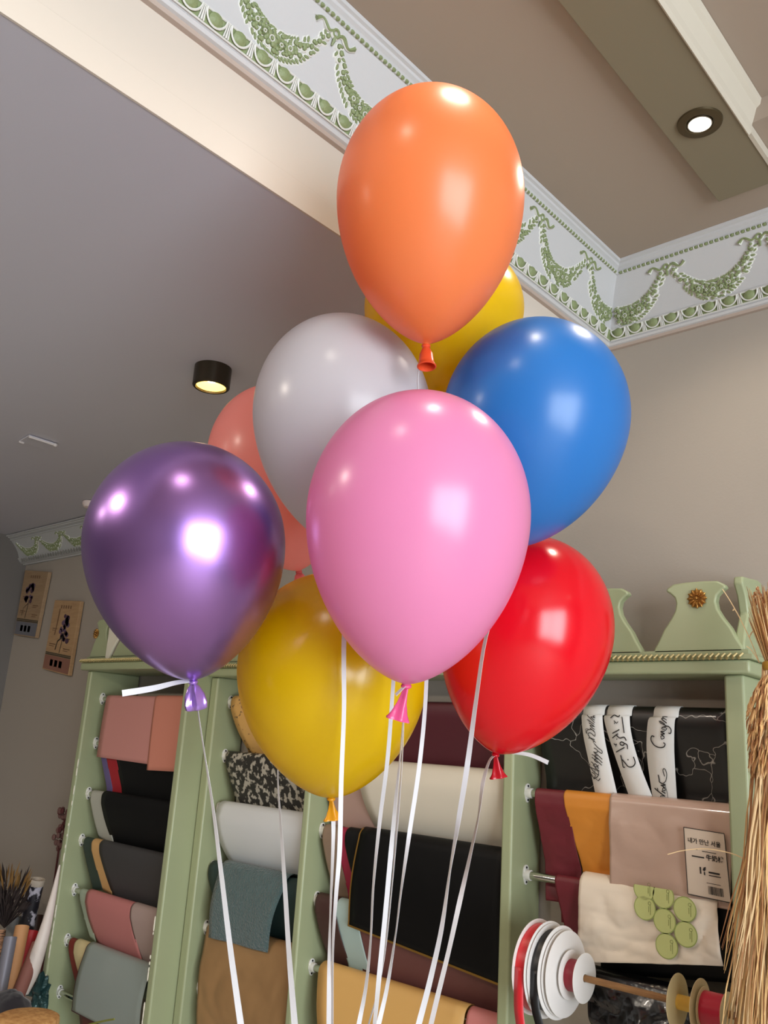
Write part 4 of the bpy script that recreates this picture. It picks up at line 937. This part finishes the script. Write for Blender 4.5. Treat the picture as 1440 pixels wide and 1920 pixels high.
add_ribbon('white ribbon hanging left of centre, coming from behind the lower yellow balloon', [(560, 1073, 3, 1.72), (530, 1280, 3, 1.66), (521, 1440, 2, 1.60), (526, 1540, 4, 1.56), (534, 1660, 8, 1.52), (542, 1790, 9, 1.46), (553, 1925, 12, 1.40)], .0105)
add_ribbon('wide white ribbon crossing in front of the lower yellow balloon', [(664, 1040, 8, 1.39), (652, 1110, 9, 1.25), (645, 1200, 9, 1.17), (645, 1330, 8, 1.155), (640, 1460, 8.5, 1.155), (637, 1590, 9, 1.15), (630, 1680, 7, 1.14), (624, 1780, 4, 1.13), (623, 1925, 4, 1.12)])
add_ribbon('white ribbon tied to the knot of the lower yellow balloon', [(621, 1498, 3, 1.34), (625, 1540, 8, 1.335), (624, 1600, 6, 1.32), (619, 1720, 3, 1.28), (617, 1820, 7, 1.24), (617, 1925, 10, 1.20)])
add_ribbon('white ribbon from the orange balloon, emerging left of the pink knot', [(797, 648, 3, 1.25), (784, 700, 2.5, 1.245), (782, 760, 3, 1.25), (765, 950, 5, 1.27), (746, 1150, 7, 1.20), (737, 1285, 7, 1.16), (727, 1420, 7.5, 1.15), (712, 1540, 7, 1.15), (700, 1660, 4, 1.14), (695, 1760, 3.5, 1.13), (686, 1850, 6, 1.12), (672, 1925, 9, 1.11)])
add_ribbon('doubled white ribbon tied to the pink balloon knot', [(761, 1286, 4, 1.08), (756, 1345, 2, 1.085), (750, 1420, 2.5, 1.085), (742, 1500, 6, 1.085), (733, 1600, 9, 1.085), (722, 1720, 9, 1.08), (711, 1830, 9, 1.07), (702, 1925, 7, 1.06)], .0062,
   [[(757, 1350, 2, 1.09), (753, 1440, 2, 1.095), (745, 1540, 4, 1.10), (735, 1660, 2, 1.10), (722, 1780, 3, 1.09), (708, 1860, 2, 1.085), (690, 1925, 3, 1.08)], [(760, 1285, 5, 1.075), (752, 1293, 5, 1.075), (742, 1303, 5, 1.075)]])
add_ribbon('white ribbon from the hidden yellow balloon, right of the pink knot', [(822, 752, 2, 1.53), (812, 900, 5, 1.40), (802, 1100, 7, 1.25), (799, 1290, 7, 1.18), (787, 1430, 8, 1.17), (768, 1560, 8, 1.16), (752, 1670, 3.5, 1.15), (742, 1750, 2.5, 1.14), (726, 1850, 7, 1.13), (709, 1925, 9, 1.12)])
add_ribbon('long white ribbon crossing in front of the red balloon from the blue one', [(956, 1030, 3, 1.31), (940, 1110, 6, 1.20), (911, 1195, 6, 1.17), (893, 1310, 7, 1.165), (877, 1430, 10, 1.16), (861, 1530, 9, 1.155), (844, 1630, 3.5, 1.15), (828, 1740, 8, 1.13), (806, 1840, 10, 1.12), (784, 1925, 11, 1.11)], .0075)
add_ribbon('white ribbon tied to the red balloon with a short curved pink-tinted tail', [(930, 1414, 4, 1.43), (917, 1428, 4, 1.42), (905, 1470, 7, 1.40), (897, 1530, 3, 1.37), (880, 1610, 6, 1.32), (862, 1690, 9, 1.27), (842, 1780, 8, 1.24), (820, 1870, 9, 1.21), (807, 1925, 9, 1.19)], .0078,
   [[(932, 1412, 4, 1.43), (960, 1411, 5, 1.42), (995, 1416, 7, 1.41), (1028, 1430, 8, 1.40)]])

for o in bpy.data.objects:
    if '_w' in o: del o['_w']
    if '_off' in o: del o['_off']
